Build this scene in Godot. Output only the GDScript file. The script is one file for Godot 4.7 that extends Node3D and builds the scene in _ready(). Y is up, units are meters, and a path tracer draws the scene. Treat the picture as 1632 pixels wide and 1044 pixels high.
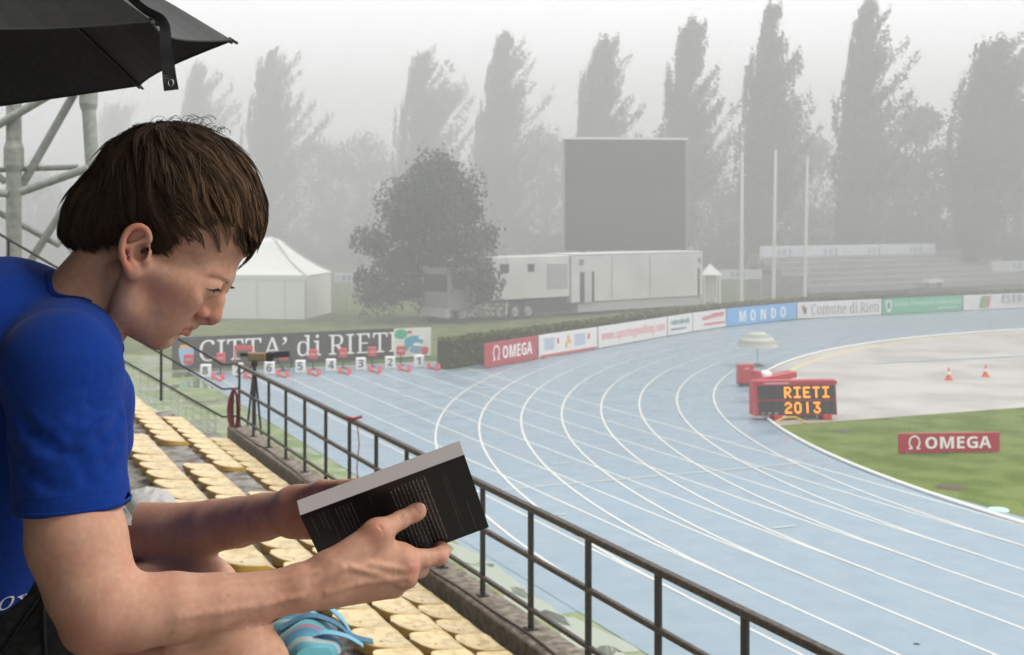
extends Node3D

# Track frame: t runs along the home straight, d across it (towards the infield); the camera stands above t = 0, d = 0.
const SN := -0.39786
const CS := 0.91745
const CH := 5.963          # height of the camera above the track
const F := 2100.0
var rng := RandomNumberGenerator.new()
var used := {}
var boxes := {}
var mats := {}

func T(t: float, d: float, y := 0.0) -> Vector3:
	return Vector3(t * SN + d * CS, y, -(t * CS - d * SN))

func P(u: float, v: float, z: float) -> Vector3:
	return Vector3((u - 816.0) * z / F, CH - (v - 350.0) * z / F, -z)

# basis whose x runs along +t, z along +d (towards the infield)
func TB() -> Basis:
	return Basis(Vector3(SN, 0, -CS), Vector3.UP, Vector3(CS, 0, SN))

func numbered(called: String) -> String:
	if not used.has(called):
		used[called] = 0
		return called
	used[called] += 1
	return "%s_%03d" % [called, used[called]]

func tag(o: Node, label: String, category: String, group := "") -> Node:
	o.set_meta("label", label)
	o.set_meta("category", category)
	if group != "":
		o.set_meta("group", group)
	return o

func thing(called: String, label: String, category: String, at: Vector3, b := Basis(), group := "") -> Node3D:
	var o := Node3D.new()
	o.name = numbered(called)
	o.transform = Transform3D(b, at)
	add_child(o)
	tag(o, label, category, group)
	return o

func obj(called: String, m: Mesh, mat: Material, parent: Node = null, x := Transform3D()) -> MeshInstance3D:
	var o := MeshInstance3D.new()
	o.mesh = m
	o.material_override = mat
	o.transform = x
	if parent == null:
		o.name = numbered(called)
		add_child(o)
	else:
		o.name = called
		parent.add_child(o, true)
	return o

func struct(called: String, m: Mesh, mat: Material, x := Transform3D()) -> MeshInstance3D:
	var o := obj(called, m, mat, null, x)
	o.set_meta("kind", "structure")
	return o

func at(v: Vector3, b := Basis()) -> Transform3D:
	return Transform3D(b, v)

func lin(r: float, g: float, b: float, a := 1.0) -> Color:
	var c := Color(r, g, b, a).linear_to_srgb()
	c.a = a
	return c

func mat(key: String, c: Color, rough := 0.6, metal := 0.0, spec := 0.5) -> StandardMaterial3D:
	if mats.has(key):
		return mats[key]
	var m := StandardMaterial3D.new()
	m.resource_name = key
	m.albedo_color = c
	m.roughness = rough
	m.metallic = metal
	m.metallic_specular = spec
	mats[key] = m
	return m

func vcmat(key: String, rough := 0.6, spec := 0.5) -> StandardMaterial3D:
	if mats.has(key):
		return mats[key]
	var m := mat(key, Color.WHITE, rough, 0.0, spec)
	m.vertex_color_use_as_albedo = true
	return m

func noise_tex(sd: int, freq: float, cols: Array, offs: Array, size := 512, octaves := 4) -> NoiseTexture2D:
	var n := FastNoiseLite.new()
	n.seed = sd
	n.frequency = freq
	n.fractal_octaves = octaves
	var g := Gradient.new()
	g.colors = PackedColorArray(cols)
	g.offsets = PackedFloat32Array(offs)
	var tx := NoiseTexture2D.new()
	tx.width = size
	tx.height = size
	tx.seamless = true
	tx.noise = n
	tx.color_ramp = g
	return tx

func tri(m: StandardMaterial3D, scale: float) -> StandardMaterial3D:
	m.uv1_triplanar = true
	m.uv1_world_triplanar = true
	m.uv1_scale = Vector3.ONE * scale
	return m

func box(sx: float, sy: float, sz: float) -> Mesh:
	var k := Vector3(sx, sy, sz)
	if not boxes.has(k):
		var b := BoxMesh.new()
		b.size = k
		boxes[k] = b
	return boxes[k]

func bevel_box(s: Vector3, r: float) -> ArrayMesh:
	# a box with chamfered edges
	var st := SurfaceTool.new()
	st.begin(Mesh.PRIMITIVE_TRIANGLES)
	var h := s * 0.5
	var ax := [Vector3.RIGHT, Vector3.UP, Vector3.BACK]
	for i in 3:
		var j := (i + 1) % 3
		var k := (i + 2) % 3
		for sg in [-1.0, 1.0]:
			var n: Vector3 = ax[i] * sg
			var a: Vector3 = ax[j] * (h[j] - r)
			var b: Vector3 = ax[k] * (h[k] - r)
			var c: Vector3 = n * h[i]
			quad(st, c - a - b, c + a - b, c + a + b, c - a + b, n)
			for s2 in [-1.0, 1.0]:   # edge between faces i and j
				var n2: Vector3 = ax[j] * s2
				var e1: Vector3 = n * h[i] + n2 * (h[j] - r)
				var e2: Vector3 = n * (h[i] - r) + n2 * h[j]
				var b2: Vector3 = ax[k] * (h[k] - r)
				quad(st, e1 - b2, e2 - b2, e2 + b2, e1 + b2, (n + n2).normalized())
	for x in [-1.0, 1.0]:
		for y in [-1.0, 1.0]:
			for z in [-1.0, 1.0]:
				var q := Vector3(x, y, z)
				face(st, Vector3(h.x, h.y - r, h.z - r) * q, Vector3(h.x - r, h.y, h.z - r) * q, Vector3(h.x - r, h.y - r, h.z) * q, q.normalized())
	return st.commit()

func new_st() -> SurfaceTool:
	var st := SurfaceTool.new()
	st.begin(Mesh.PRIMITIVE_TRIANGLES)
	return st

func face3(st: SurfaceTool, a: Vector3, b: Vector3, c: Vector3, na: Vector3, nb: Vector3, nc: Vector3) -> void:
	if (c - a).cross(b - a).dot(na + nb + nc) < 0.0:
		st.set_normal(na); st.add_vertex(a)
		st.set_normal(nc); st.add_vertex(c)
		st.set_normal(nb); st.add_vertex(b)
	else:
		st.set_normal(na); st.add_vertex(a)
		st.set_normal(nb); st.add_vertex(b)
		st.set_normal(nc); st.add_vertex(c)

func face(st: SurfaceTool, a: Vector3, b: Vector3, c: Vector3, n: Vector3) -> void:
	face3(st, a, b, c, n, n, n)

func quad(st: SurfaceTool, a: Vector3, b: Vector3, c: Vector3, d: Vector3, n: Vector3) -> void:
	face3(st, a, b, c, n, n, n)
	face3(st, a, c, d, n, n, n)

func st_box(st: SurfaceTool, c: Vector3, s: Vector3, b := Basis()) -> void:
	st.append_from(box(s.x, s.y, s.z), 0, Transform3D(b, c))

func tube_into(st: SurfaceTool, pts: Array, rad, sides := 8, caps := true) -> void:
	var n := pts.size()
	var rings := []
	var norms := []
	var up := Vector3.UP
	for i in n:
		var d: Vector3 = (pts[mini(i + 1, n - 1)] - pts[maxi(i - 1, 0)]).normalized()
		if absf(d.dot(up)) > 0.97:
			up = Vector3.RIGHT if absf(d.x) < 0.9 else Vector3.FORWARD
		var x := d.cross(up).normalized()
		var y := x.cross(d).normalized()
		up = y
		var r: float = rad[i] if rad is Array else rad
		var ring := []
		var nn := []
		for k in sides:
			var a := TAU * k / sides
			var v := x * cos(a) + y * sin(a)
			ring.append(pts[i] + v * r)
			nn.append(v)
		rings.append(ring)
		norms.append(nn)
	for i in n - 1:
		for k in sides:
			var k2 := (k + 1) % sides
			face3(st, rings[i][k], rings[i + 1][k], rings[i + 1][k2], norms[i][k], norms[i + 1][k], norms[i + 1][k2])
			face3(st, rings[i][k], rings[i + 1][k2], rings[i][k2], norms[i][k], norms[i + 1][k2], norms[i][k2])
	if caps:
		for e in [0, n - 1]:
			var dn: Vector3 = (pts[0] - pts[1]).normalized() if e == 0 else (pts[n - 1] - pts[n - 2]).normalized()
			for k in range(1, sides - 1):
				face(st, rings[e][0], rings[e][k], rings[e][k + 1], dn)

func tube(pts: Array, rad, sides := 8, caps := true) -> ArrayMesh:
	var st := new_st()
	tube_into(st, pts, rad, sides, caps)
	return st.commit()

# lathe round y: profile of (radius, height)
func lathe(prof: Array, sides := 24) -> ArrayMesh:
	var st := new_st()
	for i in prof.size() - 1:
		var a: Vector2 = prof[i]
		var b: Vector2 = prof[i + 1]
		var e := (b - a)
		var nr := Vector2(e.y, -e.x).normalized()
		for k in sides:
			var p := TAU * k / sides
			var q := TAU * (k + 1) / sides
			var c1 := Vector3(cos(p), 0, sin(p))
			var c2 := Vector3(cos(q), 0, sin(q))
			var n1 := c1 * nr.x + Vector3.UP * nr.y
			var n2 := c2 * nr.x + Vector3.UP * nr.y
			var v := [c1 * a.x + Vector3.UP * a.y, c1 * b.x + Vector3.UP * b.y, c2 * b.x + Vector3.UP * b.y, c2 * a.x + Vector3.UP * a.y]
			if b.x > 0.0001:
				face3(st, v[0], v[1], v[2], n1, n1, n2)
			if a.x > 0.0001:
				face3(st, v[0], v[2], v[3], n1, n2, n2)
	return st.commit()

# a flat sheet between two polylines
func strip(a: Array, b: Array) -> ArrayMesh:
	var st := new_st()
	for i in a.size() - 1:
		quad(st, a[i], a[i + 1], b[i + 1], b[i], Vector3.UP)
	return st.commit()

func font(kind: String, weight := 400, italic := false) -> SystemFont:
	var f := SystemFont.new()
	f.font_names = PackedStringArray([kind])
	f.font_weight = weight
	f.font_italic = italic
	return f

func letters(s: String, height: float, depth: float, f: Font) -> TextMesh:
	var t := TextMesh.new()
	t.text = s
	t.font = f
	t.font_size = 32
	t.pixel_size = height / 23.0
	t.depth = depth
	t.curve_step = 1.0
	return t

func _ready() -> void:
	rng.seed = 7
	# camera: level, standing in the stand, the lens shifted down
	var cam := Camera3D.new()
	cam.name = "camera"
	cam.projection = Camera3D.PROJECTION_FRUSTUM
	cam.near = 0.1
	cam.far = 900.0
	cam.size = 0.1 * 1044.0 / F
	cam.frustum_offset = Vector2(0, -172.0 / F * 0.1)
	cam.position = Vector3(0, CH, 0)
	add_child(cam)
	cam.current = true
	var lens := CameraAttributesPhysical.new()
	lens.frustum_focal_length = 30.0
	lens.frustum_focus_distance = 1.5
	lens.exposure_aperture = 13.0
	# sky and haze
	var sm := ProceduralSkyMaterial.new()
	sm.sky_top_color = lin(0.95, 0.955, 0.965)
	sm.sky_horizon_color = lin(0.95, 0.955, 0.96)
	sm.ground_bottom_color = lin(0.30, 0.32, 0.30)
	sm.ground_horizon_color = lin(0.80, 0.81, 0.82)
	sm.sun_angle_max = 1.0
	sm.sky_energy_multiplier = 1.0
	var sky := Sky.new()
	sky.sky_material = sm
	var e := Environment.new()
	e.background_mode = Environment.BG_SKY
	e.sky = sky
	e.tonemap_mode = Environment.TONE_MAPPER_LINEAR
	e.tonemap_exposure = 1.74
	e.fog_enabled = true
	e.fog_density = 0.0022
	e.fog_light_color = Color(0.96, 0.97, 0.97)
	e.volumetric_fog_enabled = true
	e.volumetric_fog_density = 0.0
	e.sdfgi_enabled = true
	e.ssao_enabled = true
	e.ssil_enabled = true
	var we := WorldEnvironment.new()
	we.name = "world"
	we.environment = e
	we.camera_attributes = lens
	add_child(we)
	var sun := DirectionalLight3D.new()
	sun.name = "sun"
	sun.light_energy = 0.5
	sun.light_angular_distance = 25.0
	sun.light_color = Color(1.0, 0.97, 0.92)
	sun.shadow_enabled = true
	sun.look_at_from_position(Vector3(30, 40, 4), Vector3.ZERO)
	add_child(sun)
	build_mist()
	build_ground()
	build_stand()
	build_roof()
	build_seats()
	build_railings()
	build_boards()
	build_far()
	build_trees()
	build_infield()
	build_start()
	build_tower()
	build_small()
	build_person()
	build_book()
	build_umbrella()

# rain mist hanging over the far bend, thickest near the ground
func build_mist() -> void:
	for q in [[29.0, 0.0080, 30.0], [8.0, 0.0016, 74.0], [14.0, 0.0018, 82.0], [21.0, 0.0014, 92.0]]:
		var fm := FogMaterial.new()
		fm.density = q[1]
		fm.albedo = Color(0.96, 0.97, 0.97)
		var fv := FogVolume.new()
		fv.name = numbered("rain_mist")
		fv.shape = RenderingServer.FOG_VOLUME_SHAPE_BOX
		fv.size = Vector3(236.0, q[0], 232.0 - q[2])
		fv.position = Vector3(0, q[0] * 0.5, -(q[2] + 232.0) * 0.5)
		fv.material = fm
		add_child(fv)
		fv.set_meta("kind", "stuff")

const T0 := 18.0
const D0 := 55.86

# point of the bend: angle a from the home-straight side (0) through the far top (90 degrees)
func bend(r: float, a: float, y: float) -> Vector3:
	return T(T0 + r * sin(a), D0 - r * cos(a), y)

func out_r(a: float) -> float:   # outer edge of the blue surface
	return 47.35 + 3.4 * smoothstep(deg_to_rad(70), deg_to_rad(105), a)

func build_ground() -> void:
	var grass := mat("grass", Color.WHITE, 0.95, 0.0, 0.2)
	grass.albedo_texture = noise_tex(3, 0.02, [lin(0.085, 0.12, 0.04), lin(0.13, 0.165, 0.06), lin(0.17, 0.19, 0.085)], [0.3, 0.52, 0.75])
	tri(grass, 0.06)
	grass.heightmap_enabled = true
	grass.heightmap_texture = noise_tex(4, 0.25, [Color.BLACK, Color.WHITE], [0.2, 0.8])
	grass.heightmap_scale = 4.0
	var st := new_st()
	quad(st, Vector3(-125, -0.03, 25), Vector3(125, -0.03, 25), Vector3(125, -0.03, -235), Vector3(-125, -0.03, -235), Vector3.UP)
	struct("ground", st.commit(), grass)
	# running track: one blue sheet for the straight and one for the bend
	var blue := mat("track_blue", Color.WHITE, 0.5, 0.0, 0.5)
	blue.albedo_texture = noise_tex(5, 0.012, [lin(0.217, 0.300, 0.372), lin(0.229, 0.313, 0.385), lin(0.241, 0.325, 0.396)], [0.2, 0.5, 0.8], 1024)
	blue.roughness_texture = noise_tex(6, 0.008, [Color(0.30, 0.30, 0.30), Color(0.42, 0.42, 0.42), Color(0.52, 0.52, 0.52)], [0.3, 0.55, 0.75], 1024)
	blue.roughness = 1.0
	tri(blue, 0.09)
	blue.heightmap_enabled = true
	blue.heightmap_texture = noise_tex(8, 0.3, [Color.BLACK, Color.WHITE], [0.2, 0.8])
	blue.heightmap_scale = 0.35
	var track := struct("running_track", strip([T(-22, 8.9), T(52.2, 8.9)], [T(-22, 19.36), T(52.2, 20.3)]), blue)
	var a := []
	var b := []
	for i in 97:
		var g := PI * i / 96.0
		a.append(bend(36.5, g, -0.006))
		b.append(bend(out_r(g), g, -0.006))
	obj("bend_surface", strip(a, b), blue, track)
	obj("back_straight", strip([T(T0, D0 + 36.5, -0.006), T(-22, D0 + 36.5, -0.006)], [T(T0, D0 + 50.7, -0.006), T(-22, D0 + 50.7, -0.006)]), blue, track)
	# painted lines
	var white := mat("line_paint", lin(0.64, 0.64, 0.62), 0.5)
	for k in range(1, 9):
		var d := 19.36 - 1.22 * k
		obj("lane_line", strip([T(-22, d - 0.026, 0.004), T(52.0, d - 0.026, 0.004)], [T(-22, d + 0.026, 0.004), T(52.0, d + 0.026, 0.004)]), white, track)
		var c := []
		var f := []
		for i in 121:
			var g := PI * i / 120.0
			c.append(bend(36.5 + 1.22 * k - 0.03, g, 0.008))
			f.append(bend(36.5 + 1.22 * k + 0.03, g, 0.008))
		obj("lane_line", strip(c, f), white, track)
	obj("lane_line", strip([T(19, 19.33, 0.004), T(52.0, 19.33, 0.004)], [T(19, 19.39, 0.004), T(52.0, 19.39, 0.004)]), white, track)
	for tl in [26.7, 50.0, -6.0]:
		obj("cross_line", strip([T(tl, 9.6, 0.012), T(tl, 19.36, 0.012)], [T(tl + 0.05, 9.6, 0.012), T(tl + 0.05, 19.36, 0.012)]), white, track)
	# worn marks on the straight
	var grey := mat("mark_paint", lin(0.55, 0.6, 0.62), 0.6)
	for m in [[24.0, 11.4], [21.3, 15.0], [29.0, 13.9], [31.5, 17.6]]:
		obj("lane_mark", strip([T(m[0], m[1] - 0.25, 0.012), T(m[0], m[1] + 0.25, 0.012)], [T(m[0] + 0.06, m[1] - 0.25, 0.012), T(m[0] + 0.06, m[1] + 0.25, 0.012)]), grey, track)
	# raised white kerb round the inside of the bend and along the straight
	var kst := new_st()
	var kp := [T(-22, 19.39, 0.03)]
	for i in 97:
		kp.append(bend(36.47, PI * i / 96.0, 0.03))
	kp.append(T(-22, D0 + 36.47, 0.03))
	tube_into(kst, kp, 0.045, 6)
	tag(obj("track_kerb", kst.commit(), mat("kerb_white", lin(0.82, 0.82, 0.8), 0.4)), "low white kerb curving along the inner edge of the blue track", "kerb")
	# infield: the grey D beyond t = 32 and the lawn before it
	var dgrey := mat("infield_grey", Color.WHITE, 0.55)
	dgrey.albedo_texture = noise_tex(9, 0.01, [lin(0.36, 0.35, 0.335), lin(0.43, 0.42, 0.40), lin(0.48, 0.465, 0.445)], [0.25, 0.5, 0.75])
	tri(dgrey, 0.05)
	var dst := new_st()
	var cen := T(32, D0, -0.012)
	var prev = null
	for i in 73:
		var g: float = lerp(0.394, PI - 0.394, i / 72.0)
		var p := bend(36.44, g, -0.012)
		if prev != null:
			face(dst, cen, prev, p, Vector3.UP)
		prev = p
	struct("infield_apron", dst.commit(), dgrey)
	var lawn := mat("infield_lawn", Color.WHITE, 0.9, 0.0, 0.25)
	lawn.albedo_texture = noise_tex(11, 0.016, [lin(0.105, 0.15, 0.042), lin(0.135, 0.185, 0.055), lin(0.165, 0.21, 0.07)], [0.3, 0.5, 0.72])
	tri(lawn, 0.07)
	lawn.heightmap_enabled = true
	lawn.heightmap_texture = noise_tex(4, 0.25, [Color.BLACK, Color.WHITE], [0.2, 0.8])
	lawn.heightmap_scale = 3.0
	var la := []
	var lb := []
	for i in 41:
		var t: float = lerp(-22.0, 32.0, i / 40.0)
		var off := 0.0
		if t > T0:
			off = 36.44 - sqrt(36.44 * 36.44 - (t - T0) * (t - T0))
		la.append(T(t, 19.42 + off, -0.016))
		lb.append(T(t, D0 * 2.0 - 19.42 - off, -0.016))
	struct("infield_lawn", strip(la, lb), lawn)
	# yellow line on the apron, blue stripe of the run-up
	var yl := mat("yellow_paint", lin(0.66, 0.55, 0.30), 0.6)
	var ya := []
	var yb := []
	for i in 61:
		var g: float = lerp(0.42, 2.7, i / 60.0)
		ya.append(bend(35.75, g, -0.006))
		yb.append(bend(35.55, g, -0.006))
	struct("yellow_line", strip(ya, yb), yl)
	struct("runway_line", strip([T(44.0, 35.4, -0.006), T(43.4, 60.0, -0.006)], [T(44.35, 35.4, -0.006), T(43.75, 60.0, -0.006)]), blue)
	# strip of wet artificial grass between stand and track
	var wet := mat("wet_verge", Color.WHITE, 1.0, 0.0, 0.5)
	wet.albedo_texture = noise_tex(13, 0.012, [lin(0.15, 0.21, 0.085), lin(0.20, 0.26, 0.12), lin(0.25, 0.29, 0.165)], [0.3, 0.55, 0.75])
	wet.roughness_texture = noise_tex(14, 0.006, [Color(0.06, 0.06, 0.06), Color(0.1, 0.1, 0.1), Color(0.75, 0.75, 0.75), Color(0.9, 0.9, 0.9)], [0.30, 0.44, 0.52, 0.8], 512, 5)
	tri(wet, 0.10)
	struct("verge", strip([T(-22, 5.0, -0.008), T(60, 5.0, -0.008)], [T(-22, 9.05, -0.008), T(60, 9.05, -0.008)]), wet)
	# shallow puddles standing on the verge
	var water := mat("puddle_water", lin(0.30, 0.35, 0.28), 0.22, 0.0, 0.7)
	var pr := RandomNumberGenerator.new()
	pr.seed = 5
	var pst := new_st()
	for pd in [[14.0, 8.5, 1.0, 0.34], [15.6, 8.3, 0.9, 0.3], [16.9, 8.5, 1.1, 0.36], [18.6, 8.4, 0.9, 0.3], [20.2, 8.5, 1.0, 0.28], [17.8, 7.7, 0.7, 0.3], [15.0, 7.5, 0.7, 0.25], [21.8, 8.6, 0.8, 0.22], [13.0, 8.0, 0.8, 0.35], [19.4, 7.6, 0.6, 0.2], [23.5, 8.5, 0.7, 0.2]]:
		var c := T(pd[0], pd[1], -0.004)
		var ring := []
		var ph := pr.randf() * 6.0
		for i in 28:
			var g := TAU * i / 28.0
			var w := 1.0 + 0.22 * sin(3.0 * g + ph) + 0.13 * sin(5.0 * g + 2.0 * ph) + 0.07 * sin(9.0 * g + ph)
			ring.append(T(pd[0] + cos(g) * pd[2] * w, pd[1] + sin(g) * pd[3] * w, -0.004))
		for i in 28:
			face(pst, c, ring[i], ring[(i + 1) % 28], Vector3.UP)
	var pu := struct("puddles", pst.commit(), water)
	pu.set_meta("kind", "stuff")

const TIP := [4.10, 3.342, 2.582, 1.825]      # rear tips of the pans, row by row from the railing
const SEAT_Y := [2.263, 2.663, 3.063, 3.463]

func build_stand() -> void:
	var con := mat("wet_concrete", Color.WHITE, 0.7)
	con.albedo_texture = noise_tex(21, 0.015, [lin(0.10, 0.092, 0.08), lin(0.20, 0.19, 0.17), lin(0.27, 0.255, 0.23)], [0.25, 0.5, 0.8])
	con.roughness_texture = noise_tex(22, 0.01, [Color(0.35, 0.35, 0.35), Color(0.9, 0.9, 0.9)], [0.35, 0.65])
	con.roughness = 1.0
	con.heightmap_enabled = true
	con.heightmap_texture = noise_tex(23, 0.2, [Color.BLACK, Color.WHITE], [0.3, 0.7])
	con.heightmap_scale = 0.25
	tri(con, 0.45)
	var stand := struct("terrace", box(38.0, 1.8, 0.245), con, at(T(4.5, 4.592, 0.9), TB()))
	# each step of the terrace
	var edges := [[3.712, 4.47, 2.215], [2.952, 3.712, 2.615], [2.195, 2.952, 3.015], [0.62, 2.195, 3.415]]
	for s in edges:
		obj("step", bevel_box(Vector3(38.0, s[2], s[1] - s[0] - 0.004), 0.012), con, stand, stand.transform.affine_inverse() * at(T(4.5, (s[0] + s[1]) * 0.5, s[2] * 0.5), TB()))
	var up := struct("upper_tier", bevel_box(Vector3(38.0, CH - 1.03, 1.6), 0.012), con, at(T(4.5, -0.184, (CH - 1.03) * 0.5), TB()))
	obj("bench_step", bevel_box(Vector3(38.0, 0.40, 1.5), 0.012), con, up, up.transform.affine_inverse() * at(T(4.5, -0.66, CH - 1.028 + 0.2), TB()))
	# kerb wall that carries the railing
	var kw := mat("kerb_concrete", Color.WHITE, 0.75)
	kw.albedo_texture = noise_tex(25, 0.02, [lin(0.12, 0.10, 0.075), lin(0.21, 0.18, 0.145), lin(0.30, 0.27, 0.225)], [0.25, 0.5, 0.8])
	tri(kw, 0.6)
	kw.heightmap_enabled = true
	kw.heightmap_texture = noise_tex(23, 0.2, [Color.BLACK, Color.WHITE], [0.3, 0.7])
	kw.heightmap_scale = 0.3
	tag(obj("parapet_wall", bevel_box(Vector3(38.0, 2.263, 0.36), 0.015), kw, null, at(T(4.72, 4.894, 1.1315), TB())), "low concrete parapet wall carrying the black railing in front of the seats", "wall")

func build_roof() -> void:
	# the stand goes on behind the reader: rising rows, a back wall and a roof over the upper tier
	var con: StandardMaterial3D = mats["wet_concrete"]
	var st := struct("upper_rows", bevel_box(Vector3(38.0, 0.40, 0.76), 0.012), con, at(T(4.5, -1.80, CH - 0.02), TB()))
	for i in range(1, 9):
		obj("step", bevel_box(Vector3(38.0, 0.40, 0.756), 0.012), con, st, at(Vector3(0, 0.40 * i, -0.76 * i)))
		obj("riser_fill", box(38.0, 0.40 * i, 0.74), con, st, at(Vector3(0, 0.2 * i - 0.203, -0.76 * i)))
	var steel := mat("roof_steel", lin(0.16, 0.17, 0.17), 0.6)
	var o := struct("stand_roof", box(36.0, 0.12, 12.2), steel, Transform3D(TB() * Basis(Vector3.RIGHT, -0.05), T(2.5, -3.2, CH + 4.9)))
	for i in 7:
		obj("roof_beam", box(0.2, 0.4, 12.0), steel, o, at(Vector3(-17.0 + 5.6 * i, -0.27, 0)))
	obj("back_wall", box(36.0, 6.0, 0.2), mat("back_wall", lin(0.2, 0.2, 0.19), 0.8), o, Transform3D(Basis(Vector3.RIGHT, 0.05), Vector3(0, -3.2, -5.9)))

func seat_mesh() -> ArrayMesh:
	# x along the row, z towards the track; the rear is a rounded raised lip, the front a straight edge
	var st := new_st()
	var nx := 14
	var nz := 12
	var P0 := []
	var top := lin(1, 1, 1)
	for j in nz + 1:
		var row := []
		var fz := float(j) / nz
		for i in nx + 1:
			var fx := 2.0 * i / nx - 1.0
			# outline: half ellipse at the rear, nearly square at the front
			var z: float
			var hw := 0.232
			var q := 1.0 - fz
			if fz < 0.5:
				hw *= sqrt(maxf(0.0, 1.0 - pow(1.0 - fz * 2.0, 2.4)))
			z = fz * 0.40
			var x := fx * maxf(hw, 0.012)
			var y := 0.0
			y += 0.040 * pow(q, 2.5)                       # rear lip
			y += 0.012 * pow(absf(fx), 4.0) * (0.4 + q)       # sides turn up
			y -= 0.02 * exp(-pow((fz - 0.55) / 0.3, 2.0)) * (1.0 - fx * fx)
			y -= 0.03 * pow(maxf(0.0, fz - 0.8) / 0.2, 2.0)  # front edge rolls down
			row.append(Vector3(x, y, z))
		P0.append(row)
	var N := []
	for j in nz + 1:
		var row := []
		for i in nx + 1:
			var dx: Vector3 = P0[j][mini(i + 1, nx)] - P0[j][maxi(i - 1, 0)]
			var dz: Vector3 = P0[mini(j + 1, nz)][i] - P0[maxi(j - 1, 0)][i]
			var n := dz.cross(dx)
			row.append(n.normalized() if n.length() > 1e-9 else Vector3.UP)
		N.append(row)
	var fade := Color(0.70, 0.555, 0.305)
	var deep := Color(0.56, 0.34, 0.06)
	for j in nz:
		for i in nx:
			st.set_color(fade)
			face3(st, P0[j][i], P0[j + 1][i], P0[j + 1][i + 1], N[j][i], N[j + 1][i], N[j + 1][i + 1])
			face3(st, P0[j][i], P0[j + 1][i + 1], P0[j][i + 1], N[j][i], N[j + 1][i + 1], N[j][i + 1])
	# skirt: rounded edge, then a wall down to the step
	var rim := []
	for j in range(nz, -1, -1):
		rim.append(P0[j][0])
	for i in range(1, nx):
		rim.append(P0[0][i])
	for j in nz + 1:
		rim.append(P0[j][nx])
	for i in range(nx - 1, 0, -1):
		rim.append(P0[nz][i])
	var cen := Vector3(0, 0, 0.22)
	for i in rim.size():
		var a: Vector3 = rim[i]
		var b: Vector3 = rim[(i + 1) % rim.size()]
		if a.distance_to(b) < 1e-5:
			continue
		var na := Vector3(a.x - cen.x, 0, a.z - cen.z).normalized()
		var nb := Vector3(b.x - cen.x, 0, b.z - cen.z).normalized()
		var a1 := a + na * 0.006 + Vector3(0, -0.008, 0)
		var b1 := b + nb * 0.006 + Vector3(0, -0.008, 0)
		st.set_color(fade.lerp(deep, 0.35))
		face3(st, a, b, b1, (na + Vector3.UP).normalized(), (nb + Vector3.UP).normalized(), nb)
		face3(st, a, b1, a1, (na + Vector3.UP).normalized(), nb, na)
		var a2 := Vector3(a1.x * 0.88, minf(-0.046, a1.y - 0.055), 0.22 + (a1.z - 0.22) * 0.86)
		var b2 := Vector3(b1.x * 0.88, minf(-0.046, b1.y - 0.055), 0.22 + (b1.z - 0.22) * 0.86)
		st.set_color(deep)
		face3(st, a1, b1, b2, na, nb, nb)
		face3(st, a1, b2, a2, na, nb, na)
	return st.commit()

func build_seats() -> void:
	var m := vcmat("seat_plastic", 0.24, 0.5)
	m.albedo_texture = noise_tex(31, 0.012, [lin(0.72, 0.68, 0.62), lin(0.98, 0.97, 0.94), lin(1, 1, 1)], [0.25, 0.5, 0.8])
	tri(m, 1.3)
	var hole := mat("seat_hole", lin(0.05, 0.03, 0.015), 0.8)
	var proto := Node3D.new()
	obj("pan", seat_mesh(), m, proto)
	var bolt := CylinderMesh.new()
	bolt.top_radius = 0.012
	bolt.bottom_radius = 0.012
	bolt.height = 0.006
	bolt.radial_segments = 10
	obj("drain_hole", bolt, hole, proto, at(Vector3(0.0, -0.014, 0.20)))
	var rows := ["front row", "second row", "third row", "top row"]
	var order := ["first", "second", "third", "fourth", "fifth", "sixth", "seventh", "eighth", "ninth", "tenth", "eleventh", "twelfth", "thirteenth", "fourteenth", "fifteenth", "sixteenth", "seventeenth", "eighteenth", "nineteenth", "twentieth"]
	var tone := RandomNumberGenerator.new()
	tone.seed = 17
	for r in 4:
		for side in 2:
			var n := 0
			var t := 17.75 if side == 0 else 15.55
			while (t < 22.4) if side == 0 else (t > (9.5 if r == 3 else 6.9)):
				var o: Node3D = proto.duplicate()
				o.name = numbered("stadium_seat")
				var b := TB().rotated(Vector3.UP, tone.randf_range(-0.02, 0.02))
				o.transform = Transform3D(b, T(t, TIP[r], SEAT_Y[r] + tone.randf_range(-0.004, 0.004)))
				add_child(o)
				tag(o, "faded yellow seat in the %s, %s from the aisle towards the %s" % [rows[r], order[n], "corner" if side == 0 else "reader"], "seat", "yellow plastic seats in rows")
				n += 1
				t += 0.49 if side == 0 else -0.49
	proto.free()

func rail_thing(called: String, label: String) -> Node3D:
	return thing(called, label, "railing", Vector3.ZERO)

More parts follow.
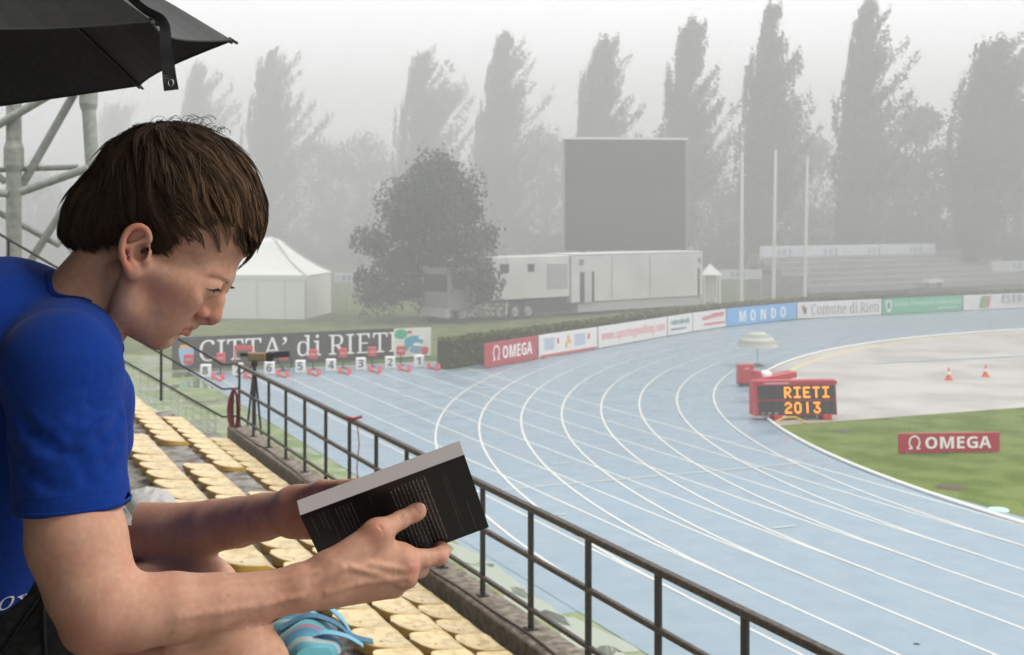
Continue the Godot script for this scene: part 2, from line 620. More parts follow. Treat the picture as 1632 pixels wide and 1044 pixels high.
func build_railings() -> void:
	var black := mat("rail_black", lin(0.012, 0.014, 0.013), 0.45)
	var worn := mat("rail_top", Color.WHITE, 0.5)
	worn.albedo_texture = noise_tex(41, 0.03, [lin(0.022, 0.018, 0.015), lin(0.055, 0.042, 0.033), lin(0.10, 0.08, 0.065)], [0.3, 0.5, 0.8])
	tri(worn, 1.1)
	var yb := 2.263
	var h := 1.12
	var rd := 4.894
	var r := rail_thing("front_railing", "long black steel railing on the parapet between the seats and the track")
	for q in [[h, 0.064, 0.056], [h * 0.603, 0.046, 0.046], [h * 0.18, 0.044, 0.040]]:
		obj("rail", bevel_box(Vector3(38.0, q[2], q[1]), 0.006), worn, r, at(T(4.56, rd, yb + q[0] - q[2] * 0.5), TB()))
	for i in 30:
		var t := 23.53 - 1.152 * i
		obj("post", bevel_box(Vector3(0.068, h - 0.05, 0.034), 0.004), black, r, at(T(t, rd, yb + (h - 0.05) * 0.5), TB()))
		obj("foot_plate", box(0.12, 0.012, 0.1), black, r, at(T(t, rd, yb + 0.006), TB()))
	# railing that climbs the end of the stand
	var s := rail_thing("side_railing", "black railing with wire mesh climbing the far end of the seats")
	var sl := 0.63
	var te := 23.62
	var d1 := -1.2
	for q in [[h, 0.05], [h * 0.603, 0.04], [h * 0.16, 0.04]]:
		var p0 := T(te, rd, yb + q[0])
		var pk := T(te, rd - 0.28, yb + q[0])
		var p1 := T(te, d1, yb + q[0] + sl * (rd - 0.28 - d1))
		obj("rail", tube([p0, pk, p1], q[1] * 0.5, 6), black, s)
	var dd := rd - 1.35
	while dd > d1:
		var y0 := yb + sl * (rd - 0.28 - dd)
		obj("post", tube([T(te, dd, y0 - 0.15), T(te, dd, y0 + h)], 0.024, 6), black, s)
		dd -= 1.25
	var wire := mat("mesh_wire", lin(0.50, 0.53, 0.53), 0.5)
	var mst := new_st()
	for i in 44:
		var d := rd - 0.4 - 0.13 * i
		if d < d1:
			break
		var y := yb + sl * (rd - 0.28 - d)
		tube_into(mst, [T(te + 0.02, d, y - 0.38), T(te + 0.02, d, y + h * 0.16)], 0.007, 4, false)
	for k in 5:
		tube_into(mst, [T(te + 0.02, rd - 0.4, yb - 0.38 + 0.13 * k + sl * 0.12), T(te + 0.02, d1, yb - 0.38 + 0.13 * k + sl * (rd - 0.28 - d1))], 0.007, 4, false)
	var wm := obj("wire_mesh", mst.commit(), wire, s)
	wm.set_meta("kind", "stuff")
	var pale := mat("stringer_pale", lin(0.50, 0.50, 0.46), 0.6)
	obj("stringer", tube([T(te, rd - 0.3, yb - 0.42), T(te, d1, yb - 0.42 + sl * (rd - 0.3 - d1))], 0.07, 6), pale, s)

func board(called: String, label: String, p0: Vector3, p1: Vector3, h: float, m: Material, group := "") -> Node3D:
	# a free-standing advertising board; its own x runs from p0 to p1, z faces the track
	var x := (p1 - p0).normalized()
	var o := thing(called, label, "advertising board", (p0 + p1) * 0.5, Basis(x, Vector3.UP, x.cross(Vector3.UP)), group)
	obj("panel", bevel_box(Vector3(p0.distance_to(p1) - 0.03, h, 0.06), 0.01), m, o, at(Vector3(0, h * 0.5 + 0.03, 0)))
	for sx in [-0.42, 0.0, 0.42]:
		obj("foot", box(0.06, 0.05, 0.35), mat("foot_grey", lin(0.2, 0.2, 0.2)), o, at(Vector3(sx * p0.distance_to(p1), 0.025, -0.1)))
	return o

func put_text(o: Node3D, called: String, s: String, hgt: float, m: Material, f: Font, pos: Vector3, squeeze := 1.0) -> void:
	var tm := letters(s, hgt, 0.008, f)
	obj(called, tm, m, o, Transform3D(Basis().scaled(Vector3(squeeze, 1, 1)), pos))

func bars(o: Node3D, called: String, m: Material, list: Array) -> void:
	# small printed blocks: [x, y, width, height]
	for q in list:
		obj(called, box(q[2], q[3], 0.006), m, o, at(Vector3(q[0], q[1], 0.034)))

func omega_sign(o: Node3D, m: Material, x: float, y: float, r: float) -> void:
	# the open ring with two feet that stands before the word
	var pts := []
	for i in 19:
		var a: float = lerp(deg_to_rad(-62), deg_to_rad(242), i / 18.0)
		pts.append(Vector3(x + cos(a) * r * 0.86, y + sin(a) * r, 0.034))
	var st := new_st()
	for i in 18:
		var a: Vector3 = pts[i]
		var b: Vector3 = pts[i + 1]
		var e := b - a
		var q := atan2(e.y, e.x)
		st_box(st, (a + b) * 0.5, Vector3(e.length() * 1.25, r * 0.27, 0.004), Basis(Vector3.BACK, q))
	for sx in [-1.0, 1.0]:
		st_box(st, Vector3(x + sx * r * 0.66, y - r * 1.02, 0.034), Vector3(r * 0.62, r * 0.26, 0.004))
	obj("emblem", st.commit(), m, o)

func build_boards() -> void:
	var red := mat("board_red", lin(0.42, 0.045, 0.075), 0.45)
	var wht := mat("board_white", lin(0.74, 0.74, 0.75), 0.45)
	var ink := mat("print_white", lin(0.85, 0.85, 0.85), 0.5)
	var blu := mat("board_blue", lin(0.13, 0.40, 0.78), 0.45)
	var grn := mat("board_green", lin(0.055, 0.42, 0.24), 0.45)
	var pink := mat("print_pink", lin(0.72, 0.30, 0.32), 0.5)
	var redp := mat("print_red", lin(0.62, 0.08, 0.09), 0.5)
	var teal := mat("print_teal", lin(0.08, 0.22, 0.22), 0.5)
	var bluep := mat("print_blue", lin(0.25, 0.34, 0.55), 0.5)
	var dark := mat("print_dark", lin(0.05, 0.055, 0.06), 0.5)
	var ochre := mat("print_ochre", lin(0.75, 0.42, 0.12), 0.5)
	var sans := font("Droid Sans", 800)
	var serif := font("Droid Serif", 400)
	var g := "advertising boards round the outside of the bend"
	var h := 0.98
	var o := board("sponsor_board", "red OMEGA board at the end of the row, nearest the lane boxes", T(48.71, 19.92), T(51.25, 23.40), h, red, g)
	omega_sign(o, ink, -1.28, 0.58, 0.27)
	put_text(o, "lettering", "OMEGA", 0.52, ink, sans, Vector3(0.42, 0.53, 0.035), 0.95)
	o = board("sponsor_board", "white board with two blue text blocks and an ochre figure", T(51.3, 23.48), T(54.15, 27.75), h, wht, g)
	for k in 6:
		bars(o, "print", bluep, [[-1.72, 0.80 - 0.09 * k, 0.95 - 0.1 * (k % 3), 0.045], [0.95, 0.80 - 0.09 * k, 1.05 - 0.12 * (k % 2), 0.045]])
	bars(o, "print", redp, [[-0.98, 0.66, 0.16, 0.26], [1.75, 0.66, 0.18, 0.26]])
	bars(o, "print", ochre, [[-0.1, 0.7, 0.2, 0.32], [-0.25, 0.42, 0.22, 0.26], [0.02, 0.55, 0.16, 0.2]])
	bars(o, "stripe", redp, [[0, 0.09, 4.95, 0.09]])
	o = board("sponsor_board", "long white board with a pale pink web address", T(54.2, 27.83), T(58.55, 34.0), h, wht, g)
	put_text(o, "lettering", "www.sportingwalking.com", 0.40, pink, sans, Vector3(0.0, 0.55, 0.035), 0.98)
	o = board("sponsor_board", "white board with a teal line of print above a teal bar", T(58.6, 34.08), T(60.3, 36.55), h, wht, g)
	for k in 9:
		bars(o, "print", teal, [[-1.1 + 0.26 * k, 0.66, 0.16 + 0.06 * (k % 2), 0.16 + 0.06 * (k % 3)]])
	bars(o, "stripe", teal, [[-0.25, 0.3, 1.9, 0.1]])
	o = board("sponsor_board", "white board with red print and a red bar, beside the blue one", T(60.35, 36.62), T(62.42, 40.0), h, wht, g)
	for k in 8:
		bars(o, "print", redp, [[-0.75 + 0.32 * k, 0.64 + 0.015 * k, 0.24, 0.2]])
	bars(o, "stripe", redp, [[0.55, 0.30, 2.5, 0.1], [1.0, 0.82, 1.5, 0.07]])
	o = board("sponsor_board", "sky blue board with white MONDO capitals", T(62.46, 40.08), T(65.46, 46.9), h, blu, g)
	var k5 := 0
	for c in ["M", "O", "N", "D", "O"]:
		put_text(o, "lettering", c, 0.62, ink, sans, Vector3(-2.15 + 1.08 * k5, 0.50, 0.035), 1.05)
		k5 += 1
	o = board("sponsor_board", "white board reading Comune di Rieti with a small red crest", T(65.5, 46.98), T(66.3, 53.9), h, wht, g)
	put_text(o, "lettering", "Comune di Rieti", 0.58, mat("print_grey", lin(0.16, 0.17, 0.19), 0.5), serif, Vector3(0.42, 0.52, 0.035), 0.93)
	bars(o, "crest", redp, [[-3.02, 0.66, 0.2, 0.34]])
	bars(o, "crest", dark, [[-2.86, 0.5, 0.22, 0.4]])
	o = board("sponsor_board", "green board with a white shield and faint white lettering", T(66.32, 53.98), T(67.35, 61.3), h, grn, g)
	put_text(o, "lettering", "Corpo Forestale dello Stato", 0.30, mat("print_mint", lin(0.45, 0.70, 0.58), 0.5), sans, Vector3(0.45, 0.66, 0.035), 1.15)
	bars(o, "lettering", mat("print_mint", lin(0.45, 0.7, 0.58)), [[2.3, 0.27, 1.9, 0.09]])
	var sh := new_st()
	for i in 16:
		var yy := 0.86 - 0.045 * i
		var w := 0.26 * sqrt(1.0 - pow(maxf(0.0, i - 5.0) / 10.5, 2.0))
		st_box(sh, Vector3(-3.15, yy, 0.033), Vector3(w * 2.0, 0.045, 0.005))
	obj("shield", sh.commit(), ink, o)
	bars(o, "shield_field", mat("print_sage", lin(0.12, 0.2, 0.16)), [[-3.15, 0.58, 0.3, 0.42]])
	o = board("sponsor_board", "white board reading ESERCITO with a slanted green and red emblem", T(67.37, 61.4), T(67.9, 69.6), h, wht, g)
	put_text(o, "lettering", "ESERCITO", 0.50, mat("print_grey", lin(0.16, 0.17, 0.19)), font("Droid Sans", 800, true), Vector3(1.35, 0.66, 0.035), 1.3)
	bars(o, "lettering", mat("print_silver", lin(0.45, 0.45, 0.45)), [[1.3, 0.32, 3.4, 0.06]])
	var sb := Basis(Vector3(1, 0, 0), Vector3(0.3, 1, 0), Vector3(0, 0, 1))
	obj("emblem", box(0.62, 0.78, 0.006), mat("print_green", lin(0.09, 0.3, 0.08)), o, Transform3D(sb, Vector3(-2.3, 0.52, 0.034)))
	obj("emblem", box(0.26, 0.78, 0.006), redp, o, Transform3D(sb, Vector3(-1.84, 0.52, 0.034)))
	bars(o, "emblem", ink, [[-2.2, 0.76, 0.36, 0.06], [-2.26, 0.54, 0.36, 0.06], [-2.32, 0.3, 0.36, 0.06]])
	o = board("sponsor_board", "plain white board after the ESERCITO one", T(67.9, 69.7), T(66.6, 78.0), h, wht, g)
	# board on the lawn
	o = board("lawn_board", "red OMEGA board standing alone on the infield lawn", T(26.92, 22.40, -0.02), T(26.05, 24.95, -0.02), 0.50, red)
	omega_sign(o, ink, -0.92, 0.30, 0.155)
	put_text(o, "lettering", "OMEGA", 0.30, ink, sans, Vector3(0.22, 0.275, 0.035), 1.18)
	# the long dark banner behind the start
	o = board("town_banner", "long dark grey banner reading CITTA' di RIETI behind the lane boxes", T(52.95, 8.35), T(53.9, 19.55), 1.28, mat("banner_dark", lin(0.035, 0.033, 0.037), 0.6))
	o.set_meta("category", "banner")
	put_text(o, "lettering", "CITTA’ di RIETI", 0.80, ink, serif, Vector3(-0.30, 0.70, 0.035), 1.07)
	# crest at the start of the banner, patch of colour at its end
	var c0 := new_st()
	for i in 10:
		var w := 0.3 * sqrt(1.0 - pow(i / 10.5, 2.4))
		st_box(c0, Vector3(-5.05, 0.86 - 0.07 * i, 0.033), Vector3(w * 2.0, 0.07, 0.005))
	obj("crest", c0.commit(), mat("print_sky", lin(0.3, 0.5, 0.7)), o)
	bars(o, "crest", ochre, [[-5.05, 0.94, 0.5, 0.14]])
	obj("end_panel", box(1.75, 1.24, 0.006), mat("panel_pale", lin(0.7, 0.72, 0.7)), o, at(Vector3(4.72, 0.68, 0.034)))
	var fl := [[4.6, 1.05, 0.62, 0.44, grn], [5.2, 0.72, 0.9, 0.5, mat("print_aqua", lin(0.07, 0.35, 0.5))], [5.35, 0.36, 0.7, 0.3, bluep], [5.72, 0.3, 0.36, 0.36, redp], [5.0, 1.12, 0.24, 0.14, redp], [5.35, 0.58, 0.4, 0.14, ink], [5.55, 0.85, 0.3, 0.12, ink], [4.85, 0.48, 0.25, 0.3, mat("print_aqua", lin(0.07, 0.35, 0.5))]]
	for q in fl:
		var pc := CylinderMesh.new()
		pc.top_radius = 0.5
		pc.bottom_radius = 0.5
		pc.height = 0.004
		pc.radial_segments = 14
		obj("print", pc, q[4], o, Transform3D(Basis(Vector3(q[2], 0, 0), Vector3(0, 0, 1), Vector3(0, -q[3], 0)), Vector3(q[0] - 0.43, q[1], 0.040 + 0.002 * fl.find(q))))
	# clipped hedge behind the boards
	var hs := vcmat("hedge_leaf", 0.8, 0.3)
	var pts := [[49.3, 18.4], [52.6, 23.2], [56.2, 28.8], [60.0, 34.5], [63.4, 40.3], [66.4, 47.0], [67.3, 53.9], [68.4, 61.4], [68.8, 70.0]]
	var lv := PackedVector3Array()
	var lc := PackedColorArray()
	var cst := new_st()
	for i in pts.size() - 1:
		var a := T(pts[i][0], pts[i][1])
		var b := T(pts[i + 1][0], pts[i + 1][1])
		var x := (b - a).normalized()
		var hb := Basis(x, Vector3.UP, x.cross(Vector3.UP))
		st_box(cst, (a + b) * 0.5 + Vector3(0, 0.56, 0), Vector3(a.distance_to(b), 1.12, 0.6), hb)
		for k in int(a.distance_to(b) * 170.0):
			var s := rng.randf()
			var top := rng.randf() < 0.5
			var p := a.lerp(b, s) + Vector3(0, 1.15 + rng.randf_range(-0.06, 0.08) if top else rng.randf_range(0.1, 1.2), 0) + hb.z * (rng.randf_range(-0.4, 0.4) if top else rng.randf_range(0.28, 0.42))
			leaf(lv, lc, p, 0.09, Color(0.060, 0.080, 0.026).lerp(Color(0.20, 0.19, 0.065), rng.randf() * (0.9 if top else 0.5)))
	var hn := thing("clipped_hedge", "low clipped yellow-green hedge running behind the advertising boards", "hedge", Vector3.ZERO)
	obj("core", cst.commit(), mat("hedge_core", lin(0.03, 0.04, 0.015), 0.9), hn)
	var ho := obj("leaves", leaf_mesh(lv, lc), hs, hn)
	ho.set_meta("kind", "stuff")

func leaf(lv: PackedVector3Array, lc: PackedColorArray, p: Vector3, s: float, c: Color) -> void:
	var a := Vector3(rng.randfn(), rng.randfn(), rng.randfn()).normalized()
	var b := a.cross(Vector3(rng.randfn(), rng.randfn(), rng.randfn())).normalized()
	a *= s * rng.randf_range(0.7, 1.3)
	b *= s * 0.55
	lv.append(p - a); lv.append(p + b); lv.append(p + a)
	lv.append(p - a); lv.append(p + a); lv.append(p - b)
	for i in 6:
		lc.append(c)

func leaf_mesh(lv: PackedVector3Array, lc: PackedColorArray) -> ArrayMesh:
	var arr := []
	arr.resize(Mesh.ARRAY_MAX)
	arr[Mesh.ARRAY_VERTEX] = lv
	arr[Mesh.ARRAY_COLOR] = lc
	var m := ArrayMesh.new()
	m.add_surface_from_arrays(Mesh.PRIMITIVE_TRIANGLES, arr)
	return m

func build_far() -> void:
	var white := mat("trailer_white", Color.WHITE, 0.4)
	white.albedo_texture = noise_tex(51, 0.006, [lin(0.52, 0.52, 0.53), lin(0.62, 0.62, 0.63), lin(0.66, 0.66, 0.67)], [0.25, 0.5, 0.8])
	tri(white, 0.1)
	var dark := mat("dark_rubber", lin(0.02, 0.02, 0.022), 0.7)
	var grey := mat("chassis_grey", lin(0.16, 0.16, 0.17), 0.6)
	var glass := mat("dark_window", lin(0.03, 0.035, 0.04), 0.15)
	# broadcast trailer, its long side to the track
	var p0 := T(71.37, 29.71)
	var p1 := T(76.91, 47.47)
	var x := (p1 - p0).normalized()
	var tb := Basis(x, Vector3.UP, x.cross(Vector3.UP))
	var o := thing("broadcast_trailer", "long white box trailer parked beyond the bend beneath the big screen", "trailer", p0, tb)
	var ln := p0.distance_to(p1)
	obj("body", bevel_box(Vector3(ln - 6.3, 2.95, 2.5), 0.04), white, o, at(Vector3(6.3 + (ln - 6.3) * 0.5, 2.28, -1.25)))
	obj("front_section", bevel_box(Vector3(6.2, 2.55, 2.45), 0.04), white, o, at(Vector3(3.15, 2.48, -1.27)))
	obj("skirt", box(ln - 7.2, 0.6, 2.3), mat("skirt_grey", lin(0.42, 0.42, 0.43)), o, at(Vector3(7.0 + (ln - 7.2) * 0.5, 0.5, -1.25)))
	obj("roof_edge", box(ln - 6.3, 0.07, 2.55), mat("trim_light", lin(0.75, 0.75, 0.75)), o, at(Vector3(6.3 + (ln - 6.3) * 0.5, 3.80, -1.25)))
	for q in [[0.95, 3.05, 0.65, 0.5], [3.05, 3.05, 0.5, 0.42]]:
		var w := obj("window", box(q[2], q[3], 0.04), glass, o, at(Vector3(q[0], q[1], -0.028)))
		obj("frame", box(q[2] + 0.12, 0.05, 0.06), grey, w, at(Vector3(0, q[3] * 0.5 + 0.025, 0)))
	for q in [[7.2, 3.3, 0.36, 0.36], [ln - 0.35, 3.2, 0.28, 0.3]]:
		obj("vent", box(q[2], q[3], 0.04), grey, o, at(Vector3(q[0], q[1], 0.012)))
	for q in [7.25, 8.2, ln - 0.42]:
		obj("door_recess", box(0.34 if q < 8.0 else 0.2, 1.9, 0.03), glass, o, at(Vector3(q, 1.75, 0.014)))
	obj("door", box(0.62, 1.95, 0.05), mat("door_grey", lin(0.5, 0.51, 0.52)), o, at(Vector3(7.76, 1.75, 0.02)))
	for q in [6.33, 9.9, 13.4]:
		obj("panel_seam", box(0.05, 2.7, 0.03), mat("seam_grey", lin(0.36, 0.36, 0.37)), o, at(Vector3(q, 2.3, 0.012)))
	obj("grille", box(1.7, 1.5, 0.03), mat("grille_grey", lin(0.34, 0.35, 0.36)), o, at(Vector3(5.2, 2.5, -0.028)))
	obj("battery_box", bevel_box(Vector3(2.9, 0.85, 2.2), 0.03), dark, o, at(Vector3(4.7, 0.72, -1.3)))
	obj("fuel_tank", bevel_box(Vector3(3.4, 0.75, 0.9), 0.05), mat("tank_pale", lin(0.45, 0.44, 0.4)), o, at(Vector3(-0.35, 0.66, -0.6)))
	for wx in [1.9, 2.95]:
		wheel(o, Vector3(wx, 0.5, -0.3), dark, grey)
	wheel(o, Vector3(11.5, 0.5, -0.5), dark, grey)
	wheel(o, Vector3(12.6, 0.5, -0.5), dark, grey)
	# tractor unit half hidden by the round tree
	var tr := thing("tractor_unit", "grey lorry tractor standing in the shade under the round tree", "lorry", p0 - x * 1.03, tb)
	obj("cab", bevel_box(Vector3(2.1, 2.5, 2.4), 0.12), mat("cab_grey", lin(0.22, 0.22, 0.23), 0.4), tr, at(Vector3(-1.1, 1.9, -1.3)))
	obj("windscreen", box(0.04, 1.0, 2.1), glass, tr, at(Vector3(-2.17, 2.3, -1.3)))
	obj("side_window", box(0.9, 0.8, 0.04), glass, tr, at(Vector3(-1.4, 2.4, -0.08)))
	obj("chassis", box(5.2, 0.35, 1.0), grey, tr, at(Vector3(0.8, 0.85, -1.3)))
	obj("bumper", box(0.3, 0.5, 2.35), mat("bumper_pale", lin(0.4, 0.4, 0.4)), tr, at(Vector3(-2.2, 0.6, -1.3)))
	wheel(tr, Vector3(-1.1, 0.52, -0.3), dark, grey)
	wheel(tr, Vector3(1.75, 0.52, -0.3), dark, grey)
	# giant screen behind the trailer
	var sx := Basis(Vector3(0.995, 0, -0.1), Vector3.UP, Vector3(0.1, 0, 0.995))
	var sc := thing("big_screen", "huge switched-off dark video screen standing behind the white trailer", "screen", P(998, 613.8 - 40.0, 0.0).lerp(Vector3(8.25, 0, -96.0), 1.0), sx)
	var face_m := mat("screen_face", Color.WHITE, 0.5)
	face_m.albedo_texture = noise_tex(53, 0.01, [lin(0.012, 0.012, 0.015), lin(0.022, 0.022, 0.026)], [0.3, 0.7])
	tri(face_m, 0.2)
	for i in 4:
		for j in 4:
			obj("led_panel", box(2.2, 1.98, 0.3), face_m, sc, at(Vector3(-3.315 + 2.21 * i, 4.75 + 1.99 * j, 0)))
	obj("backing", box(8.9, 8.05, 0.5), dark, sc, at(Vector3(0, 7.74, -0.42)))
	obj("top_rail", box(9.25, 0.16, 0.9), mat("trim_light", lin(0.75, 0.75, 0.75)), sc, at(Vector3(0, 11.86, -0.2)))
	for s in [-1.0, 1.0]:
		obj("side_rail", box(0.1, 8.0, 0.5), mat("frame_mid", lin(0.3, 0.3, 0.31)), sc, at(Vector3(s * 4.5, 7.74, -0.1)))
		obj("mast", box(0.35, 11.6, 0.35), grey, sc, at(Vector3(s * 3.0, 5.8, -0.9)))
	# white pagoda tent
	var tp := Vector3(-15.1, 0, -82.0)
	var tbas := Basis(Vector3.UP, deg_to_rad(-7))
	var cloth := mat("tent_cloth", lin(0.80, 0.81, 0.80), 0.7)
	cloth.backlight_enabled = true
	cloth.backlight = Color(0.35, 0.35, 0.35)
	var tn := thing("marquee_tent", "white pagoda tent with closed walls on the grass behind the dark banner", "tent", tp, tbas)
	for q in [[0.0, 2.95, 6.3], [0.0, -2.95, 6.3]]:
		obj("wall", box(q[2], 2.6, 0.05), cloth, tn, at(Vector3(0, 1.3, q[1])))
	for s in [-1.0, 1.0]:
		obj("wall", box(0.05, 2.6, 5.85), cloth, tn, at(Vector3(s * 3.13, 1.3, 0)))
	var rs := new_st()
	var prof := [[1.0, 2.6], [0.8, 2.95], [0.58, 3.45], [0.36, 4.05], [0.2, 4.6], [0.06, 4.85]]
	var cs := [Vector3(-3.2, 0, 3.0), Vector3(3.2, 0, 3.0), Vector3(3.2, 0, -3.0), Vector3(-3.2, 0, -3.0)]
	for i in prof.size() - 1:
		for k in 4:
			var a: Vector3 = cs[k]
			var b: Vector3 = cs[(k + 1) % 4]
			var v0: Vector3 = a * prof[i][0] + Vector3.UP * prof[i][1]
			var v1: Vector3 = b * prof[i][0] + Vector3.UP * prof[i][1]
			var v2: Vector3 = b * prof[i + 1][0] + Vector3.UP * prof[i + 1][1]
			var v3: Vector3 = a * prof[i + 1][0] + Vector3.UP * prof[i + 1][1]
			var n := (v2 - v0).cross(v1 - v0).normalized()
			if n.y < 0.0:
				n = -n
			quad(rs, v0, v1, v2, v3, n)
	obj("roof", rs.commit(), cloth, tn)
	obj("valance", box(6.42, 0.28, 0.03), mat("tent_trim", lin(0.72, 0.73, 0.72), 0.7), tn, at(Vector3(0, 2.5, 3.0)))
	for k in 4:
		var c: Vector3 = cs[k]
		obj("ridge_seam", tube([c + Vector3.UP * 2.62, c * 0.58 + Vector3.UP * 3.48, c * 0.2 + Vector3.UP * 4.64, Vector3(0, 4.9, 0)], 0.05, 5), mat("seam_shadow", lin(0.55, 0.57, 0.56)), tn)
		obj("pole", tube([c * 0.985, c * 0.985 + Vector3.UP * 2.6], 0.05, 6), mat("pole_grey", lin(0.4, 0.42, 0.42)), tn)
	for q in [0.2, 1.9]:
		obj("wall_seam", box(0.05, 2.3, 0.02), mat("seam_shadow", lin(0.55, 0.57, 0.56)), tn, at(Vector3(q, 1.2, 2.99)))
	# cloth banners on far fences
	long_banner("fence_banner", "pale printed banner between the tent and the round tree", Vector3(-11.6, 1.85, -86.0), Vector3(-9.7, 1.8, -86.6), 0.62, 1)
	long_banner("fence_banner", "low pale banner between the trailer and the flagless poles", Vector3(14.9, 1.55, -97.5), Vector3(18.6, 1.55, -98.0), 0.70, 1)
	long_banner("fence_banner", "pale banner beyond the concrete steps under the last poplar", Vector3(41.5, 1.45, -114.0), Vector3(52.0, 1.6, -116.0), 0.90, 2)
	# small white gazebo at the end of the trailer
	var gz := thing("gazebo", "small white canopy standing at the end of the white trailer", "tent", Vector3(13.75, 0, -91.5))
	for s in [-1.0, 1.0]:
		for q in [-1.0, 1.0]:
			obj("pole", tube([Vector3(s * 0.55, 0, q * 0.8), Vector3(s * 0.55, 2.2, q * 0.8)], 0.09, 6), cloth, gz)
	obj("back_wall", box(1.1, 2.0, 0.04), cloth, gz, at(Vector3(0, 1.2, -0.78)))
	var gs := new_st()
	for k in 4:
		var a: Vector3 = cs[k] * Vector3(0.22, 1, 0.32) + Vector3.UP * 2.15
		var b: Vector3 = cs[(k + 1) % 4] * Vector3(0.22, 1, 0.32) + Vector3.UP * 2.15
		var n := (Vector3(0, 2.9, 0) - a).cross(b - a).normalized()
		face(gs, a, b, Vector3(0, 2.9, 0), n if n.y > 0 else -n)
	obj("roof", gs.commit(), cloth, gz)
	# three bare poles
	var pole := mat("pole_white", lin(0.72, 0.72, 0.68), 0.4)
	var names := ["bare white pole nearest the dark screen, tallest of three", "bare white pole standing between the two others", "bare white pole in front of the printed banner, farthest from the screen"]
	var pp := [[1181.5, 91.4, 10.55, 0.10], [1232.5, 95.8, 10.85, 0.28], [1282.5, 97.6, 10.5, 0.34]]
	for i in 3:
		var b := Vector3((pp[i][0] - 816.0) * pp[i][1] / F, 0, -pp[i][1])
		var f := thing("flag_pole", names[i], "pole", b, Basis(), "bare poles beyond the bend")
		obj("shaft", tube([Vector3.ZERO, Vector3(pp[i][3] * 0.6, pp[i][2], 0)], [0.14, 0.10], 8), pole, f)
		obj("base", lathe([Vector2(0.3, 0), Vector2(0.3, 0.06), Vector2(0.15, 0.2)], 10), pole, f)
		obj("cap", lathe([Vector2(0.11, 0), Vector2(0.11, 0.1), Vector2(0.0, 0.15)], 8), pole, f, at(Vector3(pp[i][3] * 0.6, pp[i][2], 0)))
	# concrete grandstand opposite
	var con := mat("far_concrete", Color.WHITE, 0.8)
	con.albedo_texture = noise_tex(55, 0.02, [lin(0.16, 0.16, 0.15), lin(0.26, 0.26, 0.25), lin(0.32, 0.32, 0.31)], [0.25, 0.5, 0.8])
	tri(con, 0.12)
	var g0 := Vector3(22.4, 0, -101.0)
	var gx := Vector3(22.0, 0, -15.5).normalized()
	var gb := Basis(gx, Vector3.UP, gx.cross(Vector3.UP))
	var st := thing("far_terrace", "low stepped concrete terrace beyond the bend with a printed banner on top", "grandstand", g0, gb)
	for k in 6:
		obj("step", box(30.0, 0.42, 0.95), con, st, at(Vector3(15.0, 0.5 + 0.42 * k, -0.95 * k)))
		obj("seat_plank", box(29.0 - k, 0.06, 0.35), mat("plank_grey", lin(0.42, 0.43, 0.42)), st, at(Vector3(14.6 - 0.5 * k, 0.86 + 0.42 * k, -0.95 * k + 0.1)))
	obj("back_wall", box(30.0, 3.2, 0.2), con, st, at(Vector3(15.0, 1.6, -5.9)))
	for s in [0.0, 30.0]:
		obj("flank", box(0.2, 1.6, 5.8), con, st, at(Vector3(s, 0.8, -2.8)))
	long_banner("terrace_banner", "long pale banner with four groups of print along the top of the terrace", g0 + gx * -0.05 + Vector3(0, 2.72, 0) - gb.z * 4.6, g0 + gx * 22.0 + Vector3(0, 2.72, 0) - gb.z * 4.6, 1.12, 4)
	var tbm := thing("folding_table", "white table top standing on the lowest row of the far terrace", "table", g0 + gx * 14.0 + gb.z * 1.2, gb)
	obj("table_top", box(1.9, 0.3, 0.7), mat("board_white", lin(0.74, 0.74, 0.75)), tbm, at(Vector3(0, 0.95, 0)))
	for s in [-0.8, 0.8]:
		obj("leg", box(0.06, 0.8, 0.5), grey, tbm, at(Vector3(s, 0.4, 0)))

func wheel(o: Node3D, p: Vector3, dark: Material, grey: Material) -> void:
	var w := obj("wheel", lathe([Vector2(0.0, -0.15), Vector2(0.42, -0.15), Vector2(0.5, -0.11), Vector2(0.5, 0.11), Vector2(0.42, 0.15), Vector2(0.3, 0.15)], 20), dark, o, Transform3D(Basis(Vector3(1, 0, 0), Vector3(0, 0, 1), Vector3(0, -1, 0)), p))
	obj("rim", lathe([Vector2(0.3, 0.14), Vector2(0.24, 0.08), Vector2(0.12, 0.12), Vector2(0.0, 0.13)], 14), mat("rim_grey", lin(0.3, 0.3, 0.3)), w)

func long_banner(called: String, label: String, p0: Vector3, p1: Vector3, h: float, groups: int) -> void:
	var x := (p1 - p0).normalized()
	var o := thing(called, label, "banner", Vector3(p0.x + p1.x, 0, p0.z + p1.z) * 0.5, Basis(x, Vector3.UP, x.cross(Vector3.UP)))
	var ln := p0.distance_to(p1)
	var y := (p0.y + p1.y) * 0.5
	obj("cloth", bevel_box(Vector3(ln, h, 0.05), 0.01), mat("banner_pale", lin(0.64, 0.66, 0.76), 0.6), o, at(Vector3(0, y + h * 0.5, 0)))
	for s in [-0.5, 0.0, 0.5]:
		obj("post", box(0.07, y + h, 0.07), mat("pole_grey", lin(0.4, 0.42, 0.42)), o, at(Vector3(s * (ln - 0.1), (y + h) * 0.5, -0.07)))
	var pr := mat("print_steel", lin(0.22, 0.36, 0.42))
	for g in groups:
		var cx := (g + 0.5 - groups * 0.5) * ln / groups
		for k in 3:
			var q := 0.55 * h
			obj("print", box(q * 0.55, q * (0.75 + 0.12 * k), 0.01), pr, o, at(Vector3(cx + (k - 1) * q * 1.05, y + h * 0.52, 0.028)))
		obj("print", box(h * 0.8, h * 0.10, 0.01), mat("print_lilac", lin(0.45, 0.47, 0.6)), o, at(Vector3(cx + h * 1.6, y + h * 0.5, 0.028)))

# ------------------------------------------------------------------ trees

